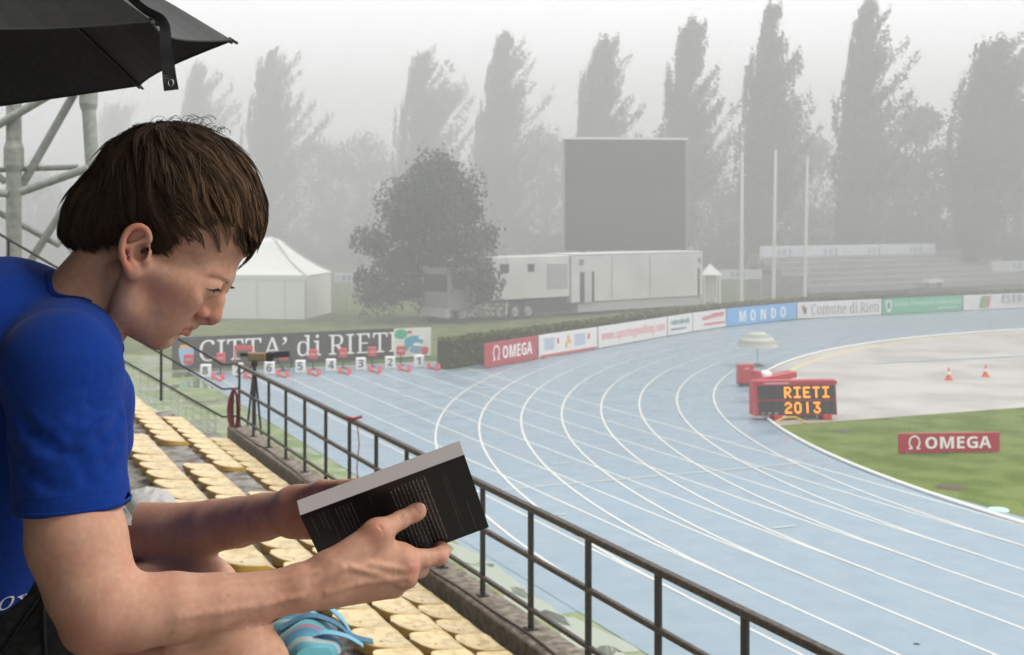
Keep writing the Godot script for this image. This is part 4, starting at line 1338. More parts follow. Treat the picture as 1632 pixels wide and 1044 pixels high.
func build_bag() -> void:
	var o := thing("striped_bag", "slumped striped beach bag with light blue straps on the step by the knee", "bag", T(7.75, 1.97, 3.43), TB())
	var cols := [lin(0.10, 0.36, 0.44), lin(0.13, 0.40, 0.50), lin(0.42, 0.50, 0.54), lin(0.08, 0.30, 0.42), lin(0.06, 0.22, 0.36), lin(0.30, 0.16, 0.24)]
	for k in 30:
		var st := new_st()
		var x0 := -0.36 + 0.024 * k
		var prev := []
		for s in 2:
			var x := x0 + 0.024 * s
			var f := sqrt(maxf(0.0, 1.0 - pow(absf(x) / 0.36, 3.0)))
			var ring := []
			for i in 21:
				var a := PI * i / 20.0
				ring.append(Vector3(x, 0.002 + sin(a) * 0.17 * f * (1.0 + 0.16 * sin(x * 17.0 + a * 3.0)), cos(a) * 0.24 * f * (1.0 + 0.10 * sin(x * 13.0))))
			prev.append(ring)
		for i in 20:
			var n: Vector3 = (prev[0][i] - Vector3(x0, -0.02, 0)).normalized()
			var n2: Vector3 = (prev[0][i + 1] - Vector3(x0, -0.02, 0)).normalized()
			face3(st, prev[0][i], prev[1][i], prev[1][i + 1], n, n, n2)
			face3(st, prev[0][i], prev[1][i + 1], prev[0][i + 1], n, n2, n2)
		obj("stripe", st.commit(), mat("bag_stripe_%d" % (k % 6), cols[k % 6], 0.7), o)
	var bl := mat("strap_blue", lin(0.14, 0.38, 0.55), 0.6)
	var nv := mat("strap_deep", lin(0.03, 0.14, 0.24), 0.6)
	var straps := [[[Vector3(0.20, 0.13, -0.12), Vector3(0.16, 0.235, 0.0), Vector3(0.05, 0.22, 0.14), Vector3(-0.04, 0.13, 0.25), Vector3(-0.08, 0.02, 0.31)], bl, 0.050], [[Vector3(-0.10, 0.13, -0.14), Vector3(-0.14, 0.20, 0.02), Vector3(-0.17, 0.15, 0.17), Vector3(-0.19, 0.06, 0.28), Vector3(-0.20, 0.015, 0.40)], nv, 0.036], [[Vector3(-0.24, 0.06, -0.10), Vector3(-0.27, 0.13, 0.05), Vector3(-0.28, 0.10, 0.20), Vector3(-0.26, 0.02, 0.32)], bl, 0.03]]
	for q in straps:
		var st := new_st()
		var pts: Array = q[0]
		for i in pts.size() - 1:
			for s in 6:
				var a := catmull(pts, i, s / 6.0)
				var b := catmull(pts, i, (s + 1) / 6.0)
				var side := Vector3(0.97, 0.12, 0.2) * float(q[2])
				var n := (b - a).cross(side).normalized()
				n = n if n.y > 0 else -n
				quad(st, a - side, a + side, b + side, b - side, n)
				quad(st, a - side - n * 0.006, a + side - n * 0.006, b + side - n * 0.006, b - side - n * 0.006, -n)
		obj("strap", st.commit(), q[1], o)

func catmull(p: Array, i: int, t: float) -> Vector3:
	var a: Vector3 = p[maxi(i - 1, 0)]
	var b: Vector3 = p[i]
	var c: Vector3 = p[i + 1]
	var d: Vector3 = p[mini(i + 2, p.size() - 1)]
	return b.cubic_interpolate(c, a, d, t)

# ------------------------------------------------------------------ figures: a distance field of tapered capsules and ellipsoids, meshed as surface nets

class Field:
	var ty := PackedInt32Array()      # 0 capsule, 1 ellipsoid, 2 half-space; +10 cuts away
	var a := PackedVector3Array()
	var b := PackedVector3Array()
	var r1 := PackedFloat32Array()
	var r2 := PackedFloat32Array()
	var k := PackedFloat32Array()
	var w := PackedFloat32Array()
	var gr := PackedInt32Array()       # shapes of one chain join without swelling
	var gid := 0
	var inv: Array[Basis] = []
	var noise: FastNoiseLite
	var amp := 0.0
	var stretch := Basis()
	var fold_a := PackedVector3Array()
	var fold_b := PackedVector3Array()
	var fold_h := PackedFloat32Array()
	var V := PackedVector3Array()
	var N := PackedVector3Array()
	var I := PackedInt32Array()

	func cone(p: Vector3, q: Vector3, ra: float, rb: float, kk := 0.01, cut := false, chained := false) -> void:
		ty.append(10 if cut else 0); a.append(p); b.append(q - p); r1.append(ra); r2.append(rb); k.append(kk); w.append(1.0 / maxf((q - p).length_squared(), 1e-9)); inv.append(Basis()); gr.append(gid)
		if not chained:
			gid += 1

	func ball(c: Vector3, r: Vector3, bs: Basis, kk := 0.01, cut := false) -> void:
		ty.append(11 if cut else 1); a.append(c); b.append(Vector3(1.0 / r.x, 1.0 / r.y, 1.0 / r.z)); r1.append(0.0); r2.append(0.0); k.append(kk); w.append(0.0); inv.append(bs.transposed()); gr.append(gid); gid += 1

	func plane(p: Vector3, n: Vector3, kk := 0.002) -> void:   # cuts away what lies on the side of n
		ty.append(12); a.append(p); b.append(n.normalized()); r1.append(0.0); r2.append(0.0); k.append(kk); w.append(0.0); inv.append(Basis()); gr.append(gid); gid += 1

	func one(i: int, p: Vector3) -> float:
		var q := p - a[i]
		var t := ty[i] % 10
		if t == 0:
			var d := b[i]
			var h := clampf(q.dot(d) / maxf(d.length_squared(), 1e-9), 0.0, 1.0)
			return (q - d * h).length() - (r1[i] + (r2[i] - r1[i]) * h)
		if t == 1:
			var l := inv[i] * q
			var s := l * b[i]
			var k0 := s.length()
			var k1 := (s * b[i]).length()
			return k0 * (k0 - 1.0) / maxf(k1, 1e-6)
		return -q.dot(b[i])

	func dist(p: Vector3, list: PackedInt32Array) -> float:
		var d := 1.0
		var pend := 1.0
		var pg := -1
		var pk := 0.01
		for i in list:
			var t := ty[i]
			var q := p - a[i]
			var e: float
			if t == 0 or t == 10:
				var bi := b[i]
				var h := clampf(q.dot(bi) * w[i], 0.0, 1.0)
				var ra := r1[i]
				e = (q - bi * h).length() - (ra + (r2[i] - ra) * h)
			elif t == 12:
				e = -q.dot(b[i])
			else:
				var l := (inv[i] * q) * b[i]
				var k0 := l.length()
				e = k0 * (k0 - 1.0) / maxf((l * b[i]).length(), 1e-6)
			if t < 10:
				if gr[i] == pg:
					var h0 := 0.004 - absf(pend - e)
					pend = minf(pend, e)
					if h0 > 0.0:
						pend -= h0 * h0 * 62.5
					continue
				if pg >= 0:
					var h1 := pk - absf(d - pend)
					d = minf(d, pend)
					if h1 > 0.0:
						d -= h1 * h1 / (4.0 * pk)
				pend = e
				pg = gr[i]
				pk = k[i]
			else:
				if pg >= 0:
					var h1 := pk - absf(d - pend)
					d = minf(d, pend)
					if h1 > 0.0:
						d -= h1 * h1 / (4.0 * pk)
					pg = -1
				e = -e
				var kk := k[i]
				var h := kk - absf(d - e)
				d = maxf(d, e)
				if h > 0.0:
					d += h * h / (4.0 * kk)
		if pg >= 0:
			var h1 := pk - absf(d - pend)
			d = minf(d, pend)
			if h1 > 0.0:
				d -= h1 * h1 / (4.0 * pk)
		if amp > 0.0 and absf(d) < 0.03:
			var q := stretch * p
			d += amp * noise.get_noise_3d(q.x, q.y, q.z)
			for i in fold_h.size():     # a drawn fold: a groove with raised cloth on both sides
				var u := p - fold_a[i]
				var v := fold_b[i]
				var s := clampf(u.dot(v) / v.length_squared(), 0.0, 1.0)
				var r := (u - v * s).length_squared() / 0.000062
				if r < 7.0:
					d += fold_h[i] * (1.0 - 0.55 * r) * exp(-r * 0.75)
		return d

	func all() -> PackedInt32Array:
		return PackedInt32Array(range(ty.size()))

	# meshes the part of the field inside the box lo..hi with cells of size c
	func mesh(lo: Vector3, hi: Vector3, c: float) -> void:
		const B := 4
		var nb := Vector3i(((hi - lo) / (c * B)).ceil())
		var ny := nb.y * B + 2
		var nz := nb.z * B + 2
		var vert := {}
		var edges := PackedInt64Array()
		var rad := c * B * 0.8661
		var half := Vector3.ONE * (c * B * 0.5)
		var val := PackedFloat32Array()
		val.resize(125)
		# coarse pass first: 4 x 4 x 4 blocks
		var everything := all()
		var nc := Vector3i((nb.x + 3) / 4, (nb.y + 3) / 4, (nb.z + 3) / 4)
		for cx in nc.x:
			for cy in nc.y:
				for cz in nc.z:
					var cc := lo + Vector3(cx, cy, cz) * (c * B * 4.0) + half * 4.0
					var cl := near(cc, rad * 4.0, everything)
					if cl.is_empty():
						continue
					for bx in range(cx * 4, mini(cx * 4 + 4, nb.x)):
						for by in range(cy * 4, mini(cy * 4 + 4, nb.y)):
							for bz in range(cz * 4, mini(cz * 4 + 4, nb.z)):
								var o := lo + Vector3(bx, by, bz) * (c * B)
								var l := near(o + half, rad, cl)
								if l.is_empty():
									continue
								var n := 0
								var pos := 0
								for i in 5:
									for j in 5:
										for m in 5:
											var v := dist(o + Vector3(i, j, m) * c, l)
											val[n] = v
											if v > 0.0:
												pos += 1
											n += 1
								if pos == 0 or pos == 125:
									continue
								for i in B:
									for j in B:
										for m in B:
											var q := i * 25 + j * 5 + m
											var s0 := val[q] > 0.0
											var id := ((bx * B + i) * ny + by * B + j) * nz + bz * B + m
											if (val[q + 25] > 0.0) != s0:
												edges.append(id * 6 + (0 if s0 else 3))
											if (val[q + 5] > 0.0) != s0:
												edges.append(id * 6 + (1 if s0 else 4))
											if (val[q + 1] > 0.0) != s0:
												edges.append(id * 6 + (2 if s0 else 5))
											var sum := Vector3.ZERO
											var cnt := 0
											for e in 12:
												var e0: int = [0, 5, 1, 6, 0, 25, 1, 26, 0, 25, 5, 30][e]
												var e1: int = [25, 30, 26, 31, 5, 30, 6, 31, 1, 26, 6, 31][e]
												var w0 := val[q + e0]
												var w1 := val[q + e1]
												if (w0 > 0.0) != (w1 > 0.0):
													var f := w0 / (w0 - w1)
													var p0 := Vector3(e0 / 25, (e0 / 5) % 5, e0 % 5)
													var p1 := Vector3(e1 / 25, (e1 / 5) % 5, e1 % 5)
													sum += p0 + (p1 - p0) * f
													cnt += 1
											if cnt > 0:
												vert[id] = V.size()
												V.append(o + (Vector3(i, j, m) + sum / cnt) * c)
		N.resize(V.size())
		var sy := nz
		var sx := ny * nz
		for ed in edges:
			var id := ed / 6
			var ax := ed % 6
			var d1 := sy if ax % 3 == 0 else (1 if ax % 3 == 1 else sx)
			var d2 := 1 if ax % 3 == 0 else (sx if ax % 3 == 1 else sy)
			var c0: int = vert.get(id - d1 - d2, -1)
			var c1: int = vert.get(id - d2, -1)
			var c2: int = vert.get(id, -1)
			var c3: int = vert.get(id - d1, -1)
			if c0 < 0 or c1 < 0 or c2 < 0 or c3 < 0:
				continue
			if ax >= 3:      # inside below, outside above: outward is +axis
				tri3(c0, c3, c2)
				tri3(c0, c2, c1)
			else:
				tri3(c0, c1, c2)
				tri3(c0, c2, c3)

	func tri3(x: int, y: int, z: int) -> void:
		I.append(x); I.append(y); I.append(z)
		var n := (V[z] - V[x]).cross(V[y] - V[x])
		N[x] += n
		N[y] += n
		N[z] += n

	# the shapes that matter within the ball, empty when the surface does not pass there
	func near(p: Vector3, rad: float, list: PackedInt32Array) -> PackedInt32Array:
		var out := PackedInt32Array()
		var ds := PackedFloat32Array()
		var m := 1e9
		for i in list:
			var e := one(i, p)
			if ty[i] == 1:
				e -= rad * 0.8
			ds.append(e)
			if ty[i] < 10:
				m = minf(m, e)
		if m > rad * 1.4 + 0.014 + amp:
			return out
		var j := 0
		var lim := m + 2.0 * rad
		for i in list:
			if ty[i] < 10:
				if ds[j] <= lim + k[i] * 1.5 and ds[j] <= rad * 1.4 + k[i] * 1.5 + 0.006:
					out.append(i)
			elif ds[j] <= rad * 1.4 + k[i] * 1.5 + 0.004:
				out.append(i)
			j += 1
		if out.is_empty():
			return out
		var d := dist(p, out)
		if absf(d) > rad * 1.5 + 0.006 + amp:
			out.clear()
		return out

	func array_mesh(cols: PackedColorArray) -> ArrayMesh:
		for i in N.size():
			N[i] = N[i].normalized()
		var arr := []
		arr.resize(Mesh.ARRAY_MAX)
		arr[Mesh.ARRAY_VERTEX] = V
		arr[Mesh.ARRAY_NORMAL] = N
		arr[Mesh.ARRAY_INDEX] = I
		if cols.size() == V.size():
			arr[Mesh.ARRAY_COLOR] = cols
		var m := ArrayMesh.new()
		m.add_surface_from_arrays(Mesh.PRIMITIVE_TRIANGLES, arr)
		return m

const HZ := 1.57                     # distance of the middle of the head
const FD := Vector3(0.81, -0.587, 0) # the way the face looks
const UD := Vector3(0.587, 0.81, 0)  # towards the crown

func HB() -> Basis:
	return Basis(FD, UD, Vector3.BACK)

func H(u: float, v: float, side := 0.0) -> Vector3:
	return P(u, v, HZ - side)

func mir(p: Vector3) -> Vector3:
	return Vector3(p.x, p.y, -2.0 * HZ - p.z)

func chain(f: Field, pts: Array, k := 0.01) -> void:
	for i in pts.size() - 1:
		f.cone(P(pts[i][0], pts[i][1], pts[i][2]), P(pts[i + 1][0], pts[i + 1][1], pts[i + 1][2]), pts[i][3], pts[i + 1][3], k, false, true)
	f.gid += 1

func head_field(f: Field) -> void:
	var hb := HB()
	f.ball(H(292, 322), Vector3(0.098, 0.074, 0.074), hb, 0.02)
	f.ball(H(338, 431), Vector3(0.0275, 0.020, 0.047), hb, 0.022)
	f.ball(H(270, 460), Vector3(0.0435, 0.060, 0.055), hb, 0.02)
	f.ball(H(246, 487), Vector3(0.038, 0.038, 0.042), hb, 0.018)
	f.ball(H(272, 508), Vector3(0.0215, 0.022, 0.027), hb, 0.012)
	for s in 2:
		var fill := H(248, 492, 0.035)
		f.ball(fill if s == 0 else mir(fill), Vector3(0.028, 0.034, 0.0165), hb, 0.03)
	f.ball(H(256, 536), Vector3(0.0158, 0.0160, 0.019), hb, 0.008)
	for s in 2:
		var M := func(p: Vector3) -> Vector3: return p if s == 0 else mir(p)
		f.cone(M.call(H(207, 484, 0.0515)), M.call(H(250, 533, 0.016)), 0.0155, 0.013, 0.016)
		f.cone(M.call(H(214, 440, 0.056)), M.call(H(206, 486, 0.051)), 0.015, 0.0165, 0.02)
		f.ball(M.call(H(284, 461, 0.036)), Vector3(0.025, 0.022, 0.0165), hb, 0.028)
		f.cone(M.call(H(236, 424, 0.062)), M.call(H(303, 459, 0.042)), 0.010, 0.012, 0.022)
	f.cone(H(168, 432), H(105, 540), 0.0445, 0.064, 0.012)
	f.ball(H(182, 526), Vector3(0.010, 0.014, 0.011), hb, 0.02)
	for s in 2:
		var M := func(p: Vector3) -> Vector3: return p if s == 0 else mir(p)
		f.cone(M.call(H(186, 432, 0.042)), M.call(H(158, 548, 0.022)), 0.009, 0.012, 0.012)
	# eye sockets, eyeballs and lids
	for s in 2:
		var M := func(p: Vector3) -> Vector3: return p if s == 0 else mir(p)
		f.ball(M.call(H(341, 463, 0.037)), Vector3(0.017, 0.0115, 0.0165), hb, 0.012, true)
		f.ball(M.call(H(328, 456.5, 0.0310)), Vector3(0.0118, 0.0112, 0.0120), hb, 0.006)
		# upper lid fold and lower lid
		f.cone(M.call(H(321, 450, 0.0430)), M.call(H(347, 456.0, 0.0285)), 0.0036, 0.0042, 0.009)
		f.cone(M.call(H(320, 463, 0.0415)), M.call(H(340, 468, 0.028)), 0.0032, 0.0030, 0.010)
	# nose
	f.cone(H(346, 457), H(347, 478), 0.0078, 0.0078, 0.012)
	f.cone(H(347, 478), H(342, 504.0), 0.0078, 0.0088, 0.006)
	f.cone(H(333, 466), H(325, 497), 0.0080, 0.0115, 0.012)
	for s in 2:
		var M := func(p: Vector3) -> Vector3: return p if s == 0 else mir(p)
		f.ball(M.call(H(318, 498, 0.0135)), Vector3(0.0102, 0.0080, 0.0062), Basis(Vector3.BACK, -0.35), 0.004)
	f.cone(H(336, 511), H(313, 511), 0.0045, 0.0050, 0.006)
	for s in 2:
		var M := func(p: Vector3) -> Vector3: return p if s == 0 else mir(p)
		f.ball(M.call(H(326, 510, 0.0085)), Vector3(0.0070, 0.0034, 0.0034), Basis(Vector3.BACK, -0.5), 0.003, true)
		# crease beside the wing of the nose
		f.cone(M.call(H(306, 492, 0.0215)), M.call(H(309, 507, 0.0185)), 0.0016, 0.0016, 0.004, true)
	# lips
	for s in 2:
		var M := func(p: Vector3) -> Vector3: return p if s == 0 else mir(p)
		f.cone(H(307.0, 518.0), M.call(H(286, 523.0, 0.0225)), 0.0060, 0.0026, 0.004)
		f.cone(H(294.5, 529.5), M.call(H(284, 528.0, 0.0200)), 0.0064, 0.0030, 0.004)
		f.cone(H(310, 526.0), M.call(H(286, 525.5, 0.0240)), 0.0016, 0.0009, 0.002, true)
		f.cone(H(288, 540), M.call(H(276, 537, 0.018)), 0.0050, 0.0030, 0.008, true)
	# ears
	for s in 2:
		var M := func(p: Vector3) -> Vector3: return p if s == 0 else mir(p)
		var e := [[238, 384, 0.079], [235, 369, 0.083], [222, 360.5, 0.087], [206, 366, 0.0895], [196, 382, 0.091], [194, 402, 0.0905], [199, 421, 0.087], [206, 434, 0.082]]
		f.ball(M.call(H(217, 402, 0.073)), Vector3(0.016, 0.031, 0.0085), Basis(Vector3.BACK, -0.12), 0.008)
		f.ball(M.call(H(218, 396, 0.0865)), Vector3(0.0125, 0.0225, 0.0088), Basis(Vector3.BACK, -0.12), 0.004, true)
		var ep := []
		for q in e:
			ep.append(M.call(H(q[0], q[1], q[2])))
		for i in 21:
			var s0 := i / 3.0
			var s1 := minf((i + 1) / 3.0, 6.999)
			f.cone(catmull(ep, int(s0), s0 - int(s0)), catmull(ep, int(s1), s1 - int(s1)), 0.0036, 0.0036, 0.002)
		f.ball(M.call(H(211, 435, 0.0795)), Vector3(0.0075, 0.0085, 0.0045), hb, 0.006)
		f.cone(M.call(H(228, 383, 0.0805)), M.call(H(207, 393, 0.0835)), 0.0030, 0.0030, 0.005)
		f.cone(M.call(H(207, 393, 0.0835)), M.call(H(212, 421, 0.080)), 0.0030, 0.0034, 0.005)
		f.cone(M.call(H(236, 403, 0.077)), M.call(H(232, 416, 0.0775)), 0.0042, 0.0040, 0.005)
		f.ball(M.call(H(224, 404, 0.079)), Vector3(0.0074, 0.0100, 0.0150), hb, 0.003, true)

func limbs_field(f: Field) -> void:
	# near arm
	f.cone(P(112, 560, 1.51), P(88, 600, 1.385), 0.05, 0.052, 0.03)
	chain(f, [[86, 600, 1.385, 0.046], [110, 780, 1.36, 0.0462], [122, 860, 1.345, 0.0505], [146, 940, 1.335, 0.0455], [160, 974, 1.335, 0.0395]], 0.02)
	chain(f, [[166, 974, 1.335, 0.0400], [208, 976, 1.345, 0.0392], [275, 968, 1.362, 0.0358], [343, 961, 1.38, 0.0302], [412, 953, 1.40, 0.0268], [480, 936, 1.417, 0.0235], [522, 924, 1.43, 0.0215]], 0.012)
	f.cone(P(480, 936, 1.412), P(520, 934, 1.425), 0.0225, 0.021, 0.012)
	f.ball(P(141, 1006, 1.335), Vector3(0.024, 0.021, 0.022), Basis(), 0.018)
	# tendon and wrist bone
	f.ball(P(497, 948, 1.412), Vector3(0.010, 0.009, 0.009), Basis(), 0.012)
	# near hand
	f.cone(P(518, 914, 1.424), P(641, 889, 1.462), 0.0195, 0.0150, 0.012)
	f.cone(P(518, 924, 1.424), P(642, 910, 1.460), 0.0205, 0.0150, 0.012)
	f.cone(P(518, 934, 1.428), P(626, 931, 1.468), 0.0190, 0.0148, 0.012)
	f.cone(P(516, 942, 1.434), P(602, 944, 1.478), 0.0165, 0.0132, 0.012)
	f.cone(P(535, 903, 1.424), P(603, 848, 1.446), 0.0200, 0.0142, 0.012)
	f.cone(P(603, 848, 1.446), P(638, 829, 1.467), 0.0138, 0.0094, 0.007)
	f.cone(P(638, 829, 1.467), P(667, 813.5, 1.478), 0.0094, 0.0090, 0.006)
	f.ball(P(660, 819, 1.476), Vector3(0.0105, 0.0088, 0.0090), Basis(), 0.006)
	f.ball(P(598, 846, 1.437), Vector3(0.0125, 0.0105, 0.0100), Basis(), 0.010)
	f.cone(P(600, 868, 1.448), P(625, 880, 1.462), 0.0125, 0.0110, 0.012)
	# knuckle creases on the thumb
	# fingers
	chain(f, [[641, 889, 1.462, 0.0135], [672, 891, 1.475, 0.0105], [700, 886.5, 1.488, 0.0098]], 0.008)
	chain(f, [[700, 886.5, 1.488, 0.0098], [706, 878, 1.530, 0.0088], [690, 862, 1.566, 0.0078]], 0.004)
	chain(f, [[642, 910, 1.460, 0.0140], [668, 906, 1.500, 0.0108], [672, 894, 1.545, 0.0095], [655, 868, 1.578, 0.0082]], 0.006)
	chain(f, [[626, 931, 1.468, 0.0138], [650, 923, 1.508, 0.0104], [652, 905, 1.552, 0.0092], [632, 874, 1.582, 0.0080]], 0.006)
	chain(f, [[602, 944, 1.478, 0.0125], [622, 938, 1.515, 0.0090], [622, 915, 1.555, 0.0080], [604, 890, 1.580, 0.0070]], 0.006)
	f.ball(P(650, 902, 1.452), Vector3(0.009, 0.008, 0.008), Basis(), 0.010)
	f.ball(P(648, 925, 1.456), Vector3(0.009, 0.008, 0.008), Basis(), 0.010)
	# tendon of the thumb
	f.cone(P(528, 905, 1.420), P(590, 860, 1.4360), 0.0050, 0.0040, 0.014)
	# far arm
	f.cone(P(112, 560, 1.63), P(140, 640, 1.745), 0.05, 0.05, 0.03)
	chain(f, [[140, 640, 1.745, 0.050], [150, 760, 1.775, 0.0465], [168, 846, 1.80, 0.0390]], 0.02)
	chain(f, [[168, 846, 1.80, 0.0390], [205, 846, 1.785, 0.0385], [300, 844, 1.74, 0.0348], [340, 838, 1.71, 0.0336], [380, 832, 1.68, 0.0318], [420, 824, 1.64, 0.0292], [475, 812, 1.585, 0.0248]], 0.014)
	# far hand, holding the other end of the book
	f.cone(P(470, 806, 1.585), P(545, 795, 1.535), 0.0220, 0.0150, 0.014)
	f.cone(P(470, 814, 1.585), P(547, 812, 1.545), 0.0230, 0.0155, 0.014)
	f.cone(P(470, 822, 1.590), P(542, 829, 1.555), 0.0210, 0.0150, 0.014)
	f.cone(P(468, 830, 1.592), P(532, 844, 1.570), 0.0180, 0.0130, 0.014)
	chain(f, [[480, 795, 1.575, 0.0150], [515, 781, 1.535, 0.0115], [545, 778, 1.505, 0.0095], [570, 774, 1.490, 0.0085]], 0.008)
	chain(f, [[545, 795, 1.535, 0.0120], [600, 790, 1.515, 0.0095], [630, 786, 1.511, 0.0080]], 0.006)
	chain(f, [[547, 812, 1.545, 0.0125], [605, 808, 1.528, 0.0098], [638, 804, 1.524, 0.0082]], 0.006)
	chain(f, [[542, 829, 1.555, 0.0120], [598, 826, 1.546, 0.0095], [628, 822, 1.541, 0.0080]], 0.006)
	chain(f, [[532, 844, 1.570, 0.0105], [580, 843, 1.561, 0.0085], [604, 840, 1.556, 0.0072]], 0.006)
	# legs
	chain(f, [[-160, 1200, 1.42, 0.092], [120, 1128, 1.40, 0.072], [300, 1090, 1.395, 0.0530], [386, 1070, 1.39, 0.0435]], 0.02)
	f.ball(P(405, 1066, 1.385), Vector3(0.030, 0.036, 0.032), Basis(), 0.02)
	chain(f, [[386, 1078, 1.39, 0.046], [372, 1300, 1.40, 0.052], [352, 1560, 1.40, 0.042], [345, 1760, 1.40, 0.032]], 0.02)
	chain(f, [[345, 1800, 1.40, 0.036], [390, 1835, 1.40, 0.036], [510, 1868, 1.40, 0.024]], 0.02)
	chain(f, [[-100, 1085, 1.70, 0.090], [120, 1000, 1.71, 0.070], [250, 962, 1.72, 0.054], [320, 946, 1.72, 0.0465]], 0.02)
	chain(f, [[322, 950, 1.72, 0.0465], [318, 1150, 1.74, 0.050], [308, 1380, 1.74, 0.040], [302, 1500, 1.74, 0.032]], 0.02)
	chain(f, [[302, 1530, 1.74, 0.036], [340, 1555, 1.74, 0.036], [440, 1575, 1.74, 0.024]], 0.02)

func torso_field(f: Field) -> void:
	f.ball(P(60, 690, HZ), Vector3(0.085, 0.14, 0.145), Basis(Vector3.BACK, -0.35), 0.05)
	f.ball(P(20, 530, HZ), Vector3(0.06, 0.07, 0.12), Basis(Vector3.BACK, -0.35), 0.05)
	f.ball(P(-40, 900, HZ), Vector3(0.085, 0.14, 0.13), Basis(Vector3.BACK, -0.35), 0.05)
	f.ball(P(-110, 1090, HZ), Vector3(0.10, 0.10, 0.16), Basis(), 0.05)

# colour of the skin at a place: [centre, radius, colour, share]
var skin_spots := []

func spot(p: Vector3, r: float, c: Color, s: float) -> void:
	skin_spots.append([p, r, c, s])

func skin_colour(v: Vector3, n1: FastNoiseLite) -> Color:
	var c := Color(0.565, 0.318, 0.222)
	var q := n1.get_noise_3dv(v)
	c = c.lerp(Color(0.515, 0.248, 0.168), clampf(0.5 + q, 0.0, 1.0) * 0.7)
	c *= 1.0 + 0.16 * n1.get_noise_3dv(v * 5.0)
	for s in skin_spots:
		var d: float = v.distance_to(s[0]) / s[1]
		if d < 1.0:
			c = c.lerp(s[2], s[3] * (1.0 - d * d) * (1.0 - d * d))
	return c

# where the line of sight through a place meets the figure's near side
func surf(f: Field, u: float, v: float) -> Vector3:
	var all := f.all()
	var z := 1.24
	for it in 80:
		var d := f.dist(P(u, v, z), all)
		if d < 0.0003 or z > 1.6:
			break
		z += maxf(d * 0.8, 0.0003)
	return P(u, v, z)

